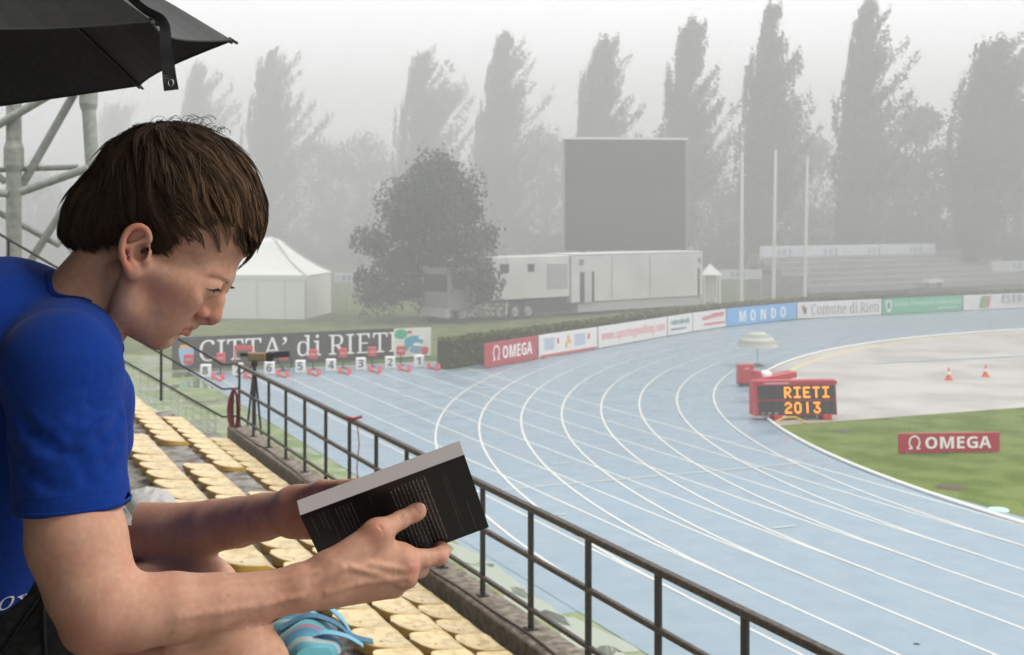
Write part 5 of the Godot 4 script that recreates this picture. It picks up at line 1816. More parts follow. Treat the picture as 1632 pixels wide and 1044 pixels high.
func build_person() -> void:
	var o := thing("person", "short-haired person in a blue T-shirt and dark shorts, bent over a thick black book", "person", P(-110, 1240, HZ))
	o.position.y = CH - 0.63
	var back := at(-o.position)
	var f := Field.new()
	torso_field(f)
	head_field(f)
	limbs_field(f)
	# veins and creases follow the skin
	for q in [[[500, 930], [545, 906], [590, 900], [640, 908], 0.0021], [[520, 945], [570, 930], [615, 925], [650, 922], 0.0018], [[560, 905], [600, 915], [635, 930], [640, 932], 0.0016], [[330, 930], [400, 926], [460, 920], [505, 912], 0.0026], [[280, 985], [350, 975], [420, 965], [480, 950], 0.0022]]:
		var vp := []
		for e in 4:
			vp.append(surf(f, q[e][0], q[e][1]))
		for e in 3:
			f.cone(vp[e] - Vector3(0, 0, q[4] * 0.6), vp[e + 1] - Vector3(0, 0, q[4] * 0.6), q[4], q[4] * 0.95, 0.005, false, true)
		f.gid += 1
	for q in [[634, 820, 642, 836], [638, 818, 646, 833], [657, 897, 690, 894], [694, 874, 697, 899], [604, 836, 612, 852]]:
		f.cone(surf(f, q[0], q[1]), surf(f, q[2], q[3]), 0.0007, 0.0006, 0.0022, true)
	# fine: head and neck, hands; middling: arms and knees; coarse: what the clothes hide
	var t0 := Time.get_ticks_msec()
	f.mesh(P(60, 560, HZ) + Vector3(0, 0, -0.12), P(384, 250, HZ) + Vector3(0, 0, 0.12), 0.0023)
	f.mesh(Vector3(P(470, 0, 1.42).x, P(0, 975, 1.42).y, -1.60), Vector3(P(735, 0, 1.5).x, P(0, 760, 1.5).y, -1.385), 0.0023)
	f.mesh(Vector3(P(20, 0, 1.33).x, P(0, 1062, 1.33).y, -1.84), Vector3(P(474, 0, 1.42).x, P(0, 690, 1.7).y, -1.27), 0.0038)
	f.mesh(Vector3(-0.95, P(0, 1900, 1.40).y, -1.84), Vector3(P(455, 0, 1.36).x, P(0, 1058, 1.33).y, -1.27), 0.009)
	#print("body ", Time.get_ticks_msec() - t0, " ms, ", f.I.size() / 3, " triangles")
	# skin tones
	var rosy := Color(0.50, 0.165, 0.120)
	spot(H(345, 505), 0.020, Color(0.48, 0.165, 0.125), 0.6)
	spot(H(318, 498, 0.016), 0.016, Color(0.46, 0.150, 0.115), 0.65)
	spot(H(290, 475, 0.05), 0.035, rosy, 0.25)
	spot(H(240, 455, 0.06), 0.03, rosy, 0.25)
	for e in [[205, 366], [196, 385], [195, 405], [202, 425], [225, 362]]:
		spot(H(e[0], e[1], 0.086), 0.016, Color(0.52, 0.150, 0.110), 0.75)
	for e in [[312, 522, 0.0], [306, 523.5, 0.010], [297, 524.5, 0.018]]:
		spot(H(e[0], e[1], e[2]), 0.0068, Color(0.40, 0.135, 0.115), 0.85)
	for e in [[302, 530, 0.0], [299, 530.5, 0.009], [292, 529.5, 0.017]]:
		spot(H(e[0], e[1], e[2]), 0.0085, Color(0.46, 0.140, 0.115), 0.95)
	spot(H(255, 400, 0.07), 0.016, Color(0.34, 0.2, 0.14), 0.3)
	spot(H(268, 432, 0.06), 0.0065, Color(0.42, 0.13, 0.10), 0.7)
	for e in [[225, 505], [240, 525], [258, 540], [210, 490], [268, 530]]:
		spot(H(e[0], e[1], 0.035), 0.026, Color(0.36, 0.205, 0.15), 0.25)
	spot(P(150, 1015, 1.31), 0.05, Color(0.52, 0.20, 0.145), 0.6)
	spot(P(600, 846, 1.43), 0.02, rosy, 0.5)
	spot(P(665, 912, 1.45), 0.025, Color(0.54, 0.20, 0.15), 0.7)
	spot(P(706, 888, 1.48), 0.015, Color(0.55, 0.24, 0.18), 0.5)
	spot(P(655, 928, 1.46), 0.02, rosy, 0.5)
	spot(P(669, 809, 1.472), 0.0095, Color(0.56, 0.26, 0.20), 0.9)
	spot(P(478, 830, 1.58), 0.03, rosy, 0.35)
	for e in [[275, 1007, 1.33], [362, 950, 1.36], [160, 880, 1.3], [330, 1003, 1.36]]:
		spot(P(e[0], e[1], e[2]), 0.0035, Color(0.10, 0.045, 0.03), 0.9)
	var n1 := FastNoiseLite.new()
	n1.seed = 3
	n1.frequency = 22.0
	n1.fractal_octaves = 3
	var cols := PackedColorArray()
	cols.resize(f.V.size())
	var eye := H(329, 456.5, 0.0315)
	for i in f.V.size():
		var c := skin_colour(f.V[i], n1)
		cols[i] = c
	var skin := vcmat("skin", 0.56, 0.4)
	skin.subsurf_scatter_enabled = true
	skin.subsurf_scatter_strength = 0.06
	skin.heightmap_enabled = true
	skin.heightmap_texture = noise_tex(71, 0.09, [Color.BLACK, Color.WHITE], [0.2, 0.8])
	skin.heightmap_scale = 0.006
	skin.uv1_triplanar = true
	skin.uv1_scale = Vector3.ONE * 14.0
	obj("body", f.array_mesh(cols), skin, o, back)
	build_face_details(o, back, f)
	var nail := SphereMesh.new()
	nail.radius = 1.0
	nail.height = 2.0
	var nn := Vector3(0.10, 0.45, 0.88).normalized()
	var nx := (P(672, 811, 1.478) - P(640, 828, 1.467)).normalized()
	nx = (nx - nn * nx.dot(nn)).normalized()
	obj("thumb_nail", nail, mat("nail", lin(0.58, 0.32, 0.25), 0.22), o, back * Transform3D(Basis(nx * 0.0062, nn.cross(nx) * 0.0052, nn * 0.0016), P(667, 813.5, 1.478) + nn * 0.0096 + nx * 0.0010))
	build_hair(o, back)
	build_clothes(o, back)

func build_face_details(o: Node3D, back: Transform3D, f: Field) -> void:
	var fa := f.all()
	var dark := mat("lash", lin(0.012, 0.008, 0.006), 0.6)
	for s in 2:
		var M := func(p: Vector3) -> Vector3: return p if s == 0 else mir(p)
		# eye: white, iris and the dark line of lashes
		var c: Vector3 = M.call(H(329, 456.5, 0.0315))
		var look := Vector3(0.78, -0.58, 0.28 if s == 0 else -0.28).normalized()
		var ball := SphereMesh.new()
		ball.radius = 0.0122
		ball.height = 0.0244
		var e := obj("eye", ball, mat("eye_white", lin(0.34, 0.29, 0.26), 0.2), o, back * at(c))
		var iris := SphereMesh.new()
		iris.radius = 0.0058
		iris.height = 0.0116
		obj("iris", iris, mat("iris", lin(0.045, 0.055, 0.05), 0.12), e, at(look * 0.0073))
		var st := new_st()
		for i in 26:
			var q := i / 25.0
			var p: Vector3 = M.call(H(lerpf(320.5, 347.0, q), lerpf(454.0, 459.5, q) + 1.6 * sin(PI * q), lerpf(0.0455, 0.0335, q)))
			var tip := p + Vector3(0.0045 + 0.002 * q, -0.0040 + 0.0012 * sin(i * 2.1), 0.0012 if s == 0 else -0.0012)
			tube_into(st, [p, p.lerp(tip, 0.55) + Vector3(0, -0.0006, 0), tip], [0.00055, 0.0004, 0.00012], 4, false)
		obj("eyelashes", st.commit(), dark, o, back)
		var ls := new_st()
		var lp := []
		for i in 8:
			var q := i / 7.0
			lp.append(M.call(H(lerpf(320.0, 347.0, q), lerpf(454.5, 459.5, q) + 1.4 * sin(PI * q), lerpf(0.0462, 0.0335, q))))
		tube_into(ls, lp, [0.0003, 0.0007, 0.0009, 0.001, 0.001, 0.001, 0.0008, 0.0004], 5, false)
		obj("lid_line", ls.commit(), dark, o, back)
		# eyebrow hairs
		var bs := new_st()
		var rr := RandomNumberGenerator.new()
		rr.seed = 90 + s
		for i in 150:
			var q := rr.randf()
			var u := lerpf(326.0, 367.0, pow(q, 0.7))
			var v := lerpf(437.0, 450.5, pow(q, 0.9)) + rr.randf_range(-5.0, 4.0) * (0.35 + 0.75 * q)
			var side := lerpf(0.0480, 0.016, q)
			if q < 0.2 or q < 0.5 and rr.randf() < 0.5:
				continue
			var p := H(u, v, side)
			for it in 6:
				var d := f.dist(p, fa)
				p = H(u, v, (p.z + HZ) - d)
			p = M.call(p)
			var dir := Vector3(-0.0062, 0.0026, 0.0058 if s == 0 else -0.0058) * rr.randf_range(0.7, 1.3)
			tube_into(bs, [p, p + dir * 0.5 + Vector3(0, 0.0006, 0), p + dir], [0.00018 + 0.00026 * q, 0.00016 + 0.00022 * q, 0.0001], 3, false)
		obj("eyebrow", bs.commit(), mat("brow", lin(0.115, 0.062, 0.036), 0.7), o, back)

var hair_f: Field

func hair_d(p: Vector3) -> float:
	var d := hair_f.one(0, p)
	var e := hair_f.one(1, p)
	var h := maxf(0.05 - absf(d - e), 0.0)
	return minf(d, e) - h * h / 0.2

func hair_n(p: Vector3) -> Vector3:
	var d := hair_d(p)
	const E := 0.0006
	return Vector3(hair_d(p + Vector3(E, 0, 0)) - d, hair_d(p + Vector3(0, E, 0)) - d, hair_d(p + Vector3(0, 0, E)) - d).normalized()

# where a place lies in profile, in the units of the face measurements (seen level from the side)
func profile(p: Vector3) -> Vector2:
	return Vector2(p.x * F / HZ + 816.0, (CH - p.y) * F / HZ + 350.0)

# below nought where the scalp carries hair: outside the face, above the nape, round the ear
func bald(p: Vector3) -> float:
	var z := -p.z if p.z > -HZ else 2.0 * HZ + p.z       # both sides alike
	var q := Vector2(p.x * F / z + 816.0, (CH - p.y) * F / z + 350.0)
	# hairline: sideburn before the ear, up the temple, across the forehead
	var line := [Vector2(236, 408), Vector2(247, 420), Vector2(262, 418), Vector2(272, 402), Vector2(288, 386), Vector2(314, 374), Vector2(344, 364), Vector2(372, 366), Vector2(404, 384), Vector2(440, 412)]
	var y := 560.0
	if q.x >= 236.0:
		for i in line.size() - 1:
			if q.x <= line[i + 1].x:
				y = lerpf(line[i].y, line[i + 1].y, (q.x - line[i].x) / (line[i + 1].x - line[i].x))
				break
	elif q.x < 196.0:
		y = 402.0 - 0.06 * (q.x - 95.0)
	else:
		y = 372.0
	var d := q.y - y
	if absf(p.z + HZ) > 0.05:
		d = maxf(d, 27.0 - ((q - Vector2(219, 396)) * Vector2(1.1, 0.8)).length())
	return d

func build_hair(o: Node3D, back: Transform3D) -> void:
	var hb := HB()
	var c1 := H(289, 317)
	var c2 := H(170, 362)
	hair_f = Field.new()
	hair_f.ball(c1, Vector3(0.1025, 0.0850, 0.0785), hb, 0.02)
	hair_f.ball(c2, Vector3(0.050, 0.050, 0.055), hb, 0.03)
	# the mass of hair close to the scalp
	var f := Field.new()
	f.ball(c1, Vector3(0.0985, 0.0810, 0.0750), hb, 0.02)
	f.ball(c2, Vector3(0.0465, 0.0465, 0.0515), hb, 0.05)
	f.noise = FastNoiseLite.new()
	f.noise.frequency = 60.0
	f.amp = 0.002
	f.mesh(P(70, 440, HZ) + Vector3(0, 0, -0.11), P(450, 160, HZ) + Vector3(0, 0, 0.11), 0.0032)
	# leave only what lies above the hairline
	var keep := PackedInt32Array()
	var bd0 := PackedFloat32Array()
	for v in f.V:
		bd0.append(bald(v))
	for i in range(0, f.I.size(), 3):
		var edge := -9.0
		if bd0[f.I[i]] < edge or bd0[f.I[i + 1]] < edge or bd0[f.I[i + 2]] < edge:
			keep.append(f.I[i]); keep.append(f.I[i + 1]); keep.append(f.I[i + 2])
	f.I = keep
	var hm := vcmat("hair", 0.5, 0.3)
	var cols := PackedColorArray()
	cols.resize(f.V.size())
	cols.fill(Color(0.014, 0.009, 0.006))
	var root := obj("hair", f.array_mesh(cols), hm, o, back)
	# locks: guide curves first, then strands that gather towards the guide's end
	var rr := RandomNumberGenerator.new()
	rr.seed = 12
	var fl := FastNoiseLite.new()
	fl.seed = 5
	fl.frequency = 14.0
	var f2 := FastNoiseLite.new()
	f2.seed = 6
	f2.frequency = 55.0
	var crown := H(262, 214, 0.015)
	var guides := []
	var tries := 0
	while guides.size() < 1150 and tries < 12000:
		tries += 1
		var dirn := Vector3(rr.randfn(), rr.randfn(), rr.randfn()).normalized()
		var p := (c1 if rr.randf() < 0.8 else c2) + dirn * 0.14
		for it in 4:
			p -= hair_n(p) * hair_d(p)
		if bald(p) > 2.0:
			continue
		if p.z < -HZ - 0.03 and rr.randf() < 0.5:
			continue
		var lift := rr.randf_range(-0.0016, 0.0052)
		var unruly := rr.randf_range(0.0006, 0.0020) if rr.randf() < 0.16 else 0.0
		var left := lerpf(0.001, 0.020, rr.randf() * rr.randf())     # how far it may hang past the hairline
		var q0 := profile(p)
		if q0.x > 320.0:
			left = lerpf(0.004, 0.062, pow(rr.randf(), 1.1)) * smoothstep(315.0, 385.0, q0.x + rr.randf_range(-5.0, 45.0)) + 0.002
			if p.z > -HZ + 0.022 and rr.randf() < 0.86:      # the temple on the near side stays clear
				left = minf(left, rr.randf_range(0.0, 0.006))
				lift = maxf(lift, 0.0006)
		var pts := []
		for s in 10:
			pts.append(p)
			var n := hair_n(p)
			var away := p - crown
			var w := away.normalized() + Vector3(0.34, -0.70, 0.0) * clampf(away.length() / 0.08, 0.2, 1.3)
			w += Vector3(fl.get_noise_3dv(p), fl.get_noise_3dv(p + Vector3(3, 0, 0)), fl.get_noise_3dv(p + Vector3(0, 5, 0))) * 1.1
			w += Vector3(f2.get_noise_3dv(p), f2.get_noise_3dv(p + Vector3(3, 0, 0)), f2.get_noise_3dv(p + Vector3(0, 5, 0))) * 0.75
			w -= n * w.dot(n)
			var q := p + w.normalized() * 0.0062
			var hug := 0.0055 * smoothstep(-26.0, 2.0, bald(q)) * (1.0 - smoothstep(265.0, 305.0, profile(q).x))
			q -= hair_n(q) * (hair_d(q) - lift * minf(1.0, s / 3.0) + hug)
			q += hair_n(q) * unruly * s * 0.35
			var bd := bald(q)
			if bd > 0.0:
				left -= 0.0062
				if left < 0.0:
					break
				if left < 0.02:                            # ends of the fringe swing free of the brow
					q += hair_n(q) * 0.0006
			p = q
		if pts.size() > 2:
			guides.append([pts, rr.randf(), lift])
	var V := PackedVector3Array()
	var N := PackedVector3Array()
	var C := PackedColorArray()
	var I := PackedInt32Array()
	for g in guides:
		var pts: Array = g[0]
		var m := pts.size()
		var front := smoothstep(250.0, 400.0, profile(pts[0]).x)
		for k in 13:
			var off := Vector3(rr.randfn(), rr.randfn(), rr.randfn()) * 0.0042
			var rad := rr.randf_range(0.00026, 0.00062)
			var tone := clampf(g[1] * 0.6 + rr.randf() * 0.4, 0.0, 1.0)
			var base := Color(0.030, 0.018, 0.010).lerp(Color(0.32, 0.178, 0.094), tone * tone * (0.22 + 0.78 * front))
			var b0 := V.size()
			var sh := rr.randf_range(0.3 if profile(pts[0]).x < 215.0 else 0.6, 1.0)
			for s in m:
				var u := float(s) / (m - 1)
				var t: Vector3 = (pts[mini(s + 1, m - 1)] - pts[maxi(s - 1, 0)]).normalized()
				var n := hair_n(pts[s])
				var c: Vector3 = pts[s] + (off - n * off.dot(n) * 0.7) * (1.0 - 0.86 * u) - t * (1.0 - sh) * 0.018 * u
				var x := t.cross(n).normalized()
				var r := rad * (1.0 - 0.80 * u * u)
				for e in 3:
					var a := TAU * e / 3.0 + 0.5
					var dd := x * cos(a) + n * sin(a)
					V.append(c + dd * r)
					N.append(dd)
					C.append(base * (0.85 + 0.35 * u))
			for s in m - 1:
				for e in 3:
					var i0 := b0 + s * 3 + e
					var i1 := b0 + s * 3 + (e + 1) % 3
					I.append_array(ordered(V, N, i0, i0 + 3, i1 + 3))
					I.append_array(ordered(V, N, i0, i1 + 3, i1))
	var arr := []
	arr.resize(Mesh.ARRAY_MAX)
	arr[Mesh.ARRAY_VERTEX] = V
	arr[Mesh.ARRAY_NORMAL] = N
	arr[Mesh.ARRAY_COLOR] = C
	arr[Mesh.ARRAY_INDEX] = I
	var am := ArrayMesh.new()
	am.add_surface_from_arrays(Mesh.PRIMITIVE_TRIANGLES, arr)
	var so := obj("strands", am, hm, root)
	so.set_meta("kind", "stuff")
	# loose tufts and curls standing up on the crown
	var cst := new_st()
	for i in 70:
		var u := rr.randf_range(222, 352)
		var p := H(u, 200.0 + 0.0026 * pow(u - 288.0, 2.0), rr.randf_range(-0.03, 0.04))
		var pts := []
		var r0 := rr.randf_range(0.003, 0.013) * (1.4 if absf(u - 290.0) < 30.0 else 0.7)
		var sg := 1.0 if rr.randf() < 0.7 else -1.0
		var span := rr.randf_range(1.2, 3.4)
		var tip := rr.randf_range(0.4, 1.0)
		for s in 10:
			var a := PI - span * s / 9.0
			pts.append(p + Vector3(sg * r0 * (cos(a) + 1.0) * tip, r0 * 0.9 * sin(a) - 0.002, 0.004 * sin(a * 1.3 + i)))
		tube_into(cst, pts, 0.00034, 3, false)
	var co := obj("curls", cst.commit(), mat("hair_curl", lin(0.04, 0.025, 0.015), 0.5), root)
	co.set_meta("kind", "stuff")

func ordered(V: PackedVector3Array, N: PackedVector3Array, a: int, b: int, c: int) -> PackedInt32Array:
	if (V[c] - V[a]).cross(V[b] - V[a]).dot(N[a] + N[b] + N[c]) < 0.0:
		return PackedInt32Array([a, c, b])
	return PackedInt32Array([a, b, c])

var shirt_f: Field

func build_clothes(o: Node3D, back: Transform3D) -> void:
	var f := Field.new()
	shirt_f = f
	var lean := Basis(Vector3.BACK, -0.35)
	f.ball(P(22, 502, HZ), Vector3(0.068, 0.064, 0.125), Basis(), 0.03)
	f.ball(P(-30, 600, HZ), Vector3(0.10, 0.125, 0.155), lean, 0.05)
	f.ball(P(52, 690, HZ), Vector3(0.086, 0.15, 0.152), lean, 0.04)
	f.ball(P(-26, 890, HZ), Vector3(0.104, 0.15, 0.142), lean, 0.05)
	f.ball(P(-20, 750, HZ), Vector3(0.112, 0.15, 0.146), lean, 0.06)
	f.ball(P(-70, 1000, HZ), Vector3(0.108, 0.12, 0.150), lean, 0.06)
	f.cone(P(108, 566, HZ), P(106, 562, 1.49), 0.057, 0.054, 0.03)
	f.cone(P(106, 562, 1.49), P(96, 592, 1.39), 0.054, 0.0605, 0.03)
	f.cone(P(106, 562, 1.65), P(138, 635, 1.745), 0.054, 0.0570, 0.03)
	f.cone(P(96, 592, 1.39), P(101, 640, 1.383), 0.0605, 0.0575, 0.02)
	f.cone(P(138, 635, 1.745), P(146, 700, 1.765), 0.056, 0.054, 0.02)
	f.noise = FastNoiseLite.new()
	f.noise.seed = 9
	f.noise.frequency = 5.0
	f.noise.fractal_octaves = 2
	f.amp = 0.0034
	f.stretch = Basis(Vector3.BACK, 0.75).scaled(Vector3(2.2, 0.55, 1.0))
	# the near sleeve, cut square at its hem
	var hem_p := P(115, 808, 1.355)
	var hem_n := (P(118, 860, 1.35) - P(108, 720, 1.37)).normalized()
	hem_n = (hem_n + Vector3(-0.10, 0, -0.22)).normalized()
	var g := Field.new()
	g.cone(P(108, 566, HZ), P(106, 562, 1.49), 0.057, 0.054, 0.03)
	g.cone(P(106, 562, 1.49), P(96, 592, 1.39), 0.054, 0.0605, 0.03)
	g.cone(P(96, 592, 1.39), P(106, 700, 1.375), 0.0605, 0.0545, 0.02)
	g.cone(P(106, 700, 1.375), P(119, 880, 1.35), 0.0558, 0.0602, 0.02)
	g.noise = f.noise
	g.amp = f.amp
	g.stretch = f.stretch
	var base := g.all()
	var folds := [[[192, 628], [150, 664], [112, 694], [66, 712], 0.0052], [[193, 664], [162, 702], [126, 736], [88, 756], 0.0048], [[192, 706], [170, 738], [140, 764], [116, 780], 0.0036], [[8, 630], [44, 684], [88, 716], [124, 726], 0.0044], [[158, 556], [164, 600], [150, 640], [122, 664], 0.0034], [[14, 716], [40, 748], [72, 772], [96, 780], 0.0036]]
	for q in folds:
		var fp := []
		for e in 4:
			var v := Vector3.ZERO
			var zd := 1.22
			for it in 60:
				v = P(q[e][0], q[e][1], zd)
				var dd := g.dist(v, base)
				if dd < 0.0005 or zd > 1.48:
					break
				zd += maxf(dd * 0.8, 0.0005)
			fp.append(v)
		for e in 3:
			g.fold_a.append(fp[e])
			g.fold_b.append(fp[e + 1] - fp[e])
			g.fold_h.append(q[4] * (0.65 if e == 2 else 1.0) * 1.15)
	g.plane(hem_p, hem_n, 0.005)
	var t0 := Time.get_ticks_msec()
	f.mesh(Vector3(-1.0, P(0, 1010, 1.5).y, -1.83), Vector3(P(215, 0, 1.4).x, P(0, 395, HZ).y, -1.28), 0.0052)
	g.V = f.V
	g.N = f.N
	g.I = f.I
	g.mesh(Vector3(P(0, 0, 1.33).x, P(0, 830, 1.36).y, -1.50), Vector3(P(215, 0, 1.4).x, P(0, 560, 1.39).y, -1.28), 0.0030)
	f.V = g.V
	f.N = g.N
	f.I = g.I
	#print("shirt ", Time.get_ticks_msec() - t0, " ms, ", f.I.size() / 3)
	var cloth := mat("shirt_blue", Color.WHITE, 0.95, 0.0, 0.15)
	cloth.albedo_texture = noise_tex(81, 0.05, [lin(0.006, 0.032, 0.215), lin(0.007, 0.036, 0.232), lin(0.009, 0.041, 0.252)], [0.25, 0.5, 0.8])
	cloth.uv1_triplanar = true
	cloth.uv1_scale = Vector3.ONE * 3.0
	cloth.rim_enabled = true
	cloth.rim = 0.12
	cloth.rim_tint = 0.6
	cloth.heightmap_enabled = true
	cloth.heightmap_texture = noise_tex(82, 0.12, [Color.BLACK, Color.WHITE], [0.2, 0.8])
	cloth.heightmap_scale = 0.012
	var shirt := obj("shirt", f.array_mesh(PackedColorArray()), cloth, o, back)
	shirt.set_meta("label", "royal blue short-sleeved T-shirt with white script near the waist")
	# ribbed collar
	var na := H(168, 432)
	var nbv := H(105, 540) - na
	var ns := nbv.cross(Vector3.BACK).normalized()
	var fa := f.all()
	var ct := []
	for i in 49:
		var q := TAU * i / 48.0
		var dv := ns * cos(q) + Vector3.BACK * sin(q)
		var hit := na + nbv
		for e in 120:
			var sft := e / 100.0
			var c0 := na + nbv * sft + dv * (0.0445 + 0.0195 * sft + 0.0012)
			if f.dist(c0, fa) < 0.0:
				hit = c0
				break
		ct.append(hit)
	var cs := []
	for i in 49:
		cs.append((ct[(i + 47) % 48] + ct[i] * 2.0 + ct[(i + 1) % 48]) * 0.25)
	obj("collar", tube(cs, 0.0052, 8, false), cloth, shirt)
	# folded hem of the sleeve
	var hx := hem_n.cross(Vector3.BACK).normalized()
	var hy := hx.cross(hem_n).normalized()
	var ga := g.all()
	for row in 2:
		var hp := []
		for i in 41:
			var q := TAU * i / 40.0
			var dv := hx * cos(q) + hy * sin(q)
			var c0 := hem_p - hem_n * (0.004 + 0.016 * row)
			var r := 0.085
			for it in 30:
				var d := g.dist(c0 + dv * r, ga)
				if d < 0.0004:
					break
				r -= d * 0.8
			hp.append(c0 + dv * (r - (0.0010 if row == 0 else 0.0004)))
		obj("sleeve_hem", tube(hp, 0.0018 if row == 0 else 0.0007, 5, false), cloth, shirt)
	# lettering printed near the waist, laid onto the cloth
	lay_text(shirt)
	# dark shorts
	var s := Field.new()
	s.cone(P(-150, 1180, 1.44), P(96, 1100, 1.40), 0.115, 0.080, 0.04)
	s.cone(P(-100, 1085, 1.70), P(90, 1015, 1.715), 0.11, 0.083, 0.04)
	s.ball(P(-110, 1070, HZ), Vector3(0.115, 0.105, 0.175), Basis(), 0.05)
	s.cone(P(73, 938, 1.425), P(40, 1050, 1.42), 0.014, 0.055, 0.03)
	s.cone(P(73, 938, 1.425), P(100, 1030, 1.40), 0.012, 0.030, 0.02)
	s.noise = f.noise
	s.amp = 0.006
	s.stretch = Basis(Vector3.BACK, -0.2).scaled(Vector3(2.4, 0.8, 1.2))
	s.mesh(Vector3(-1.0, P(0, 1330, 1.4).y, -1.86), Vector3(P(128, 0, 1.35).x, P(0, 900, 1.42).y, -1.28), 0.005)
	var sm := mat("shorts_dark", Color.WHITE, 0.8, 0.0, 0.3)
	sm.albedo_texture = noise_tex(83, 0.03, [lin(0.035, 0.035, 0.033), lin(0.065, 0.063, 0.058)], [0.3, 0.7])
	sm.uv1_triplanar = true
	sm.uv1_scale = Vector3.ONE * 4.0
	var shorts := obj("shorts", s.array_mesh(PackedColorArray()), sm, o, back)
	var cord := mat("cord_black", lin(0.006, 0.006, 0.006), 0.7)
	for q in [[[76, 936], [56, 962], [30, 1000], [4, 1040]], [[70, 950], [69, 985], [70, 1015], [72, 1050]], [[78, 945], [92, 966], [108, 985], [120, 1000]]]:
		var cpts := []
		for e in q:
			var p := P(e[0], e[1], 1.30)
			var all := s.all()
			for it in 40:
				var dd := s.dist(p, all)
				if dd < 0.002:
					break
				p.z -= maxf(dd * 0.8, 0.001)
				if p.z < -1.6:
					break
				p = P(e[0], e[1], -p.z)
			cpts.append(p)
		obj("drawcord", tube(cpts, 0.0032, 6), cord, shorts)

func lay_text(shirt: Node3D) -> void:
	var tm := letters("Oxford", 0.0128, 0.0012, font("Droid Serif", 400, true))
	var arr := tm.surface_get_arrays(0)
	var v: PackedVector3Array = arr[Mesh.ARRAY_VERTEX]
	var all := shirt_f.all()
	var q := Basis(Vector3.BACK, 0.10)
	var cen := P(53, 951, 1.48)
	for i in v.size():
		var p := q * Vector3(v[i].x + v[i].y * 0.45, v[i].y, 0)
		p = cen + p
		p.z = -1.30
		for it in 60:
			var d := shirt_f.dist(p, all)
			if d < 0.0006 or p.z < -1.53:
				break
			p.z -= maxf(d * 0.7, 0.0006)
		p.z += 0.0004 + v[i].z
		if p.z < -1.525:
			p = cen + Vector3(0, 0, -0.05)
		v[i] = p
	arr[Mesh.ARRAY_VERTEX] = v
	arr[Mesh.ARRAY_NORMAL] = null
	arr[Mesh.ARRAY_TANGENT] = null
	arr[Mesh.ARRAY_TEX_UV] = null
	arr[Mesh.ARRAY_TEX_UV2] = null
	var m := ArrayMesh.new()
	m.add_surface_from_arrays(Mesh.PRIMITIVE_TRIANGLES, arr)
	obj("lettering", m, mat("print_shirt", lin(0.62, 0.62, 0.68), 0.6), shirt)

# ------------------------------------------------------------------ book and umbrella

